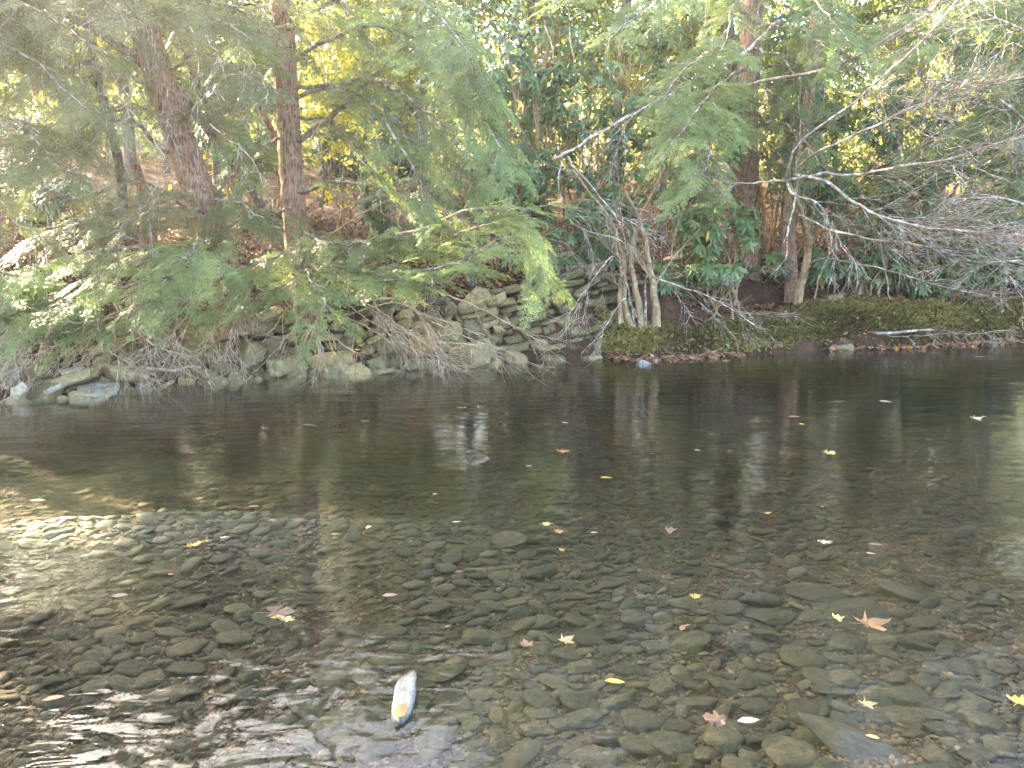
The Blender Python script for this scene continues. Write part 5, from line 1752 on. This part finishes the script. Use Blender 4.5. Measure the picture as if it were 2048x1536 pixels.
# px, py, width px, shape ('o' oval / 'm' maple), tint, yaw, raised edge, label
LEAVES = [
    (1123, 1100, 24, 'o', .52, 1.9, .3, 'orange oval leaf floating in mid-stream'),
    (1387, 1193, 36, 'm', .70, .3, .2, 'bright yellow lobed leaf with long stalk floating above dark stones'),
    (1230, 1363, 46, 'o', .74, .1, .2, 'yellow oval leaf floating near the bottom centre'),
    (1130, 1282, 46, 'm', .84, .8, .1, 'pale tan maple leaf on the stones at centre'),
    (1056, 1290, 38, 'm', .36, 2.0, .2, 'rust brown crumpled leaf left of the pale maple leaf'),
    (1497, 1441, 48, 'o', .93, .15, .2, 'whitish curled oak leaf floating near the bottom'),
    (1440, 1440, 66, 'm', .33, 2.6, .0, 'large pinkish-brown maple leaf sunk beside the whitish curled one'),
    (1735, 1248, 80, 'm', .40, .2, .15, 'large orange-brown maple leaf lying on bed at right'),
    (1672, 1236, 34, 'm', .82, .2, .1, 'small pale grey leaf left of the large orange-brown maple leaf'),
    (1645, 1084, 38, 'm', .97, .2, .15, 'white upturned maple leaf floating in the right middle'),
    (1742, 1107, 24, 'o', .86, .1, .2, 'small cream leaf just right of the white upturned leaf'),
    (1656, 907, 32, 'm', .80, .2, .3, 'cream-yellow leaf standing on the water in the right distance'),
    (1752, 1088, 32, 'o', .30, .1, .0, 'rust-coloured sunken leaf right of the white upturned leaf'),
    (1950, 837, 26, 'm', .88, .1, .2, 'pale upcurled leaf floating far out at the right'),
    (1213, 955, 30, 'o', .70, .05, .1, 'yellow oval leaf floating in the middle distance'),
    (913, 1044, 24, 'o', 1.0, .5, .3, 'small white leaf floating left of centre'),
    (1058, 932, 18, 'o', .9, .6, .2, 'tiny pale leaf floating in the middle distance'),
    (733, 1055, 22, 'm', .85, .1, .2, 'tan leaf on the water left of the small white one'),
    (670, 1068, 20, 'o', .66, .2, .1, 'small yellowish leaf beside sunken leaf, left middle'),
    (385, 1090, 50, 'm', .64, .4, .1, 'orange-yellow maple leaf resting on sunlit stones at left'),
    (445, 1075, 22, 'm', 1.0, .4, .2, 'small white leaf on the sunlit stones at left'),
    (550, 1225, 80, 'm', .14, .3, .0, 'large dull brown maple leaf drifting at lower left'),
    (553, 1234, 26, 'o', .74, .3, .15, 'small yellow leaf lying on the dull brown maple leaf'),
    (572, 1240, 34, 'm', .8, 1.2, .05, 'greyish leaf half under the dull brown maple leaf'),
    (107, 1396, 38, 'o', .42, .4, .1, 'orange-brown leaf floating in the lower left corner'),
    (8, 1202, 30, 'o', .86, .5, .1, 'tan leaf cut by the left edge of the picture'),
    (780, 1190, 36, 'o', .28, .1, .1, 'rusty narrow leaf floating above the wavelets'),
    (918, 1143, 22, 'o', .22, .0, 0., 'round rust-brown leaf sunk on the bed at centre left'),
    (895, 1252, 18, 'o', .36, .9, .05, 'small tan leaf near the dark stones at centre'),
    (1114, 1063, 28, 'm', .46, .1, .1, 'small orange maple leaf floating above the orange oval one'),
    (1188, 1065, 18, 'o', .88, .2, .2, 'small cream leaf right of the small orange maple leaf'),
    (1090, 1048, 30, 'm', .78, .2, .1, 'pale tan leaf on the far side of the small orange maple leaf'),
    (1335, 1060, 40, 'm', .26, .1, 0., 'reddish-brown maple leaf sunk near the centre right'),
    (1365, 1255, 28, 'o', .28, 1.1, .05, 'brown leaf wedged between dark stones below the bright yellow leaf'),
    (1730, 1408, 40, 'm', .82, .1, .05, 'grey-white leaf lying under water at lower right'),
    (1745, 1473, 26, 'o', .84, 2.6, .1, 'small tan leaf on the sandy patch at lower right'),
    (2036, 1405, 40, 'm', .68, .7, .2, 'yellow leaf cut by the right edge near the bottom'),
    (1375, 1250, 14, 'o', .4, .4, .0, 'small russet leaf fragment on the dark stones'),
    (545, 1040, 22, 'o', .36, .1, .1, 'small rusty leaf floating left of the tan one'),
    (395, 997, 18, 'm', .84, .3, .1, 'small tan leaf upstream of the sunlit stones'),
    (508, 1012, 26, 'o', .2, .1, .0, 'dull brown leaf in the dark water at left'),
    (342, 1148, 14, 'o', .48, .1, .1, 'tiny orange leaf just below the sunlit stones'),
    (870, 988, 12, 'o', .9, .4, .2, 'tiny pale fleck of leaf in the middle water'),
    (1448, 722, 26, 'm', .7, .1, .1, 'yellowish leaf floating just off the mossy bank'),
    (1590, 833, 28, 'o', .36, .1, .05, 'rusty leaf floating in the dark reflections at right'),
    (1604, 848, 14, 'o', .74, .1, .1, 'tiny yellow leaf close below the rusty one in the dark reflections'),
    (1395, 900, 16, 'o', .8, .1, .1, 'small cream leaf on the water in the far middle'),
    (1460, 902, 14, 'o', .88, .1, .1, 'tiny pale leaf to the right of the far small cream one'),
    (1645, 1013, 18, 'o', .3, 1.0, .1, 'small brown leaf on the yellow reflection'),
    (1532, 1026, 20, 'm', .5, .1, .05, 'orange leaf fragment in the right-hand shallows'),
    (920, 815, 18, 'o', .72, .1, .1, 'small yellow leaf floating off the wall foot'),
    (1130, 845, 16, 'o', .8, .1, .1, 'pale leaf floating off the bare shrub'),
    (1120, 902, 34, 'm', .46, .1, .1, 'orange-brown raft of leaf in the far middle'),
    (1095, 735, 30, 'm', .38, .05, .05, 'brown leaf raft floating close to the end of the wall'),
    (1955, 714, 22, 'm', .42, .05, .1, 'orange leaf cluster beside the tiny pale stone'),
    (1840, 703, 26, 'm', .36, .05, .1, 'flat raft of russet leaves under the mossy bank'),
    (620, 850, 34, 'o', .34, .1, .02, 'brown streak of leaf floating in the dark water at left'),
    (730, 842, 24, 'o', .50, .1, .05, 'orange leaf floating off the big square-faced rock'),
    (690, 760 - 5, 16, 'o', .4, .1, .1, 'tiny russet leaf at the foot of the big square-faced rock'),
    (820, 741, 22, 'm', .45, .2, .2, 'russet leaf lying at the foot of the long flat-faced rock'),
    (905, 742, 34, 'm', .36, .5, .4, 'rust-red leaf bunch caught beside the wedge-shaped rock'),
    (710, 735, 24, 'm', .34, 1.5, .6, 'rust-red leaf caught upright beside the square-faced rock'),
    (1772, 803, 30, 'o', .9, .1, .1, 'pale narrow leaf drifting far out at the right'),
    (1968, 833, 14, 'o', .4, .1, .1, 'tiny rust leaf near the pale upcurled one'),
    (240, 1190, 30, 'o', .2, .3, .0, 'dim brown sunken leaf at left below the sunlit stones'),
    (75, 1000, 24, 'o', .66, .4, .05, 'yellowish leaf in the sun patch at the left edge'),
]
lv = np.random.default_rng(99)
for (px, py, wpx, shp, ti, yaw, curl, lab) in LEAVES:
    sunk = any(k in lab for k in ('sunk', 'bed', 'under water', 'stones at centre', 'wedged'))
    zz = -.035 if sunk else .006
    p = onplane(px, py, zz)
    sz = .84 * wpx * np.linalg.norm(p - [0, 0, CAMH]) / F
    v, q = OVAL if shp == 'o' else MAPLE[int(lv.integers(len(MAPLE)))]
    v = v * sz
    rad = np.hypot(v[:, 0], v[:, 1])
    curl *= .6
    v = v + np.stack([0 * rad, 0 * rad, curl * rad ** 2 / sz * 1.4 + curl * .5 * np.abs(v[:, 1])], -1)
    b = MB()
    b.add(v, q, np.clip(min(ti, .93) * .97 + lv.normal(0, .045, len(v)), 0, 1))
    o = b.build('leaf', M['fallen'])
    o.location = tuple(p)
    o.rotation_euler = (lv.normal(0, .06), lv.normal(0, .06), yaw)
    tag(o, lab, 'leaf')
# the yellow leaf that lies on the rock
bpy.context.view_layer.update()
ew = np.array([eo.matrix_world @ v_.co for v_ in eo.data.vertices])
p = onplane(803, 1422, .03)
near_ = ew[np.hypot(ew[:, 0] - p[0], ew[:, 1] - p[1]) < .05]
p[2] = max(.012, near_[:, 2].max() + .004) if len(near_) else .02
print('leaf on rock', p, 'rock top', ew[:, 2].max(), 'above water y', ew[ew[:, 2] > .01][:, 1].min() if (ew[:, 2] > .01).any() else None, ew[ew[:, 2] > .01][:, 1].max() if (ew[:, 2] > .01).any() else None)
v, q = (OVAL[0] * np.array([.085, .10, .085]), OVAL[1])
b = MB()
b.add(v + np.stack([0 * v[:, 0], 0 * v[:, 0], -.9 * v[:, 1] ** 2 / .1], -1), q, np.clip(.57 + lv.normal(0, .06, len(v)), 0, 1))
o = b.build('leaf', M['fallen'])
o.location = tuple(p)
o.rotation_euler = (math.radians(18), math.radians(-10), math.radians(70))
tag(o, 'golden leaf lying on the near end of the pale wet rock', 'leaf')
print('objects', len(sc.objects), 'quads', sum(len(m_.polygons) for m_ in bpy.data.meshes))

# ------------------------------------------------------------------ thin haze volume added to lift shadows like lens glare
hb = MB()
hv = np.array([(x, y, z) for z in (-4.2, 46) for y in (-64, 126) for x in (-96, 96)], float)
hb.add(hv, np.array([(0, 2, 3, 1), (4, 5, 7, 6), (0, 1, 5, 4), (2, 6, 7, 3), (0, 4, 6, 2), (1, 3, 7, 5)]))
hm = bpy.data.materials.new('haze')
hm.use_nodes = True
ht = hm.node_tree
ht.nodes.remove(ht.nodes['Principled BSDF'])
pv = ht.nodes.new('ShaderNodeVolumePrincipled')
pv.inputs['Color'].default_value = (0.95, 0.95, 0.97, 1)
pv.inputs['Density'].default_value = 0.0009
pv.inputs['Anisotropy'].default_value = 0.6
ht.links.new(pv.outputs[0], ht.nodes['Material Output'].inputs['Volume'])
tag(hb.build('haze', hm, smooth=False), kind='stuff', label='thin added haze volume standing in for pale lens glare', cat='haze')
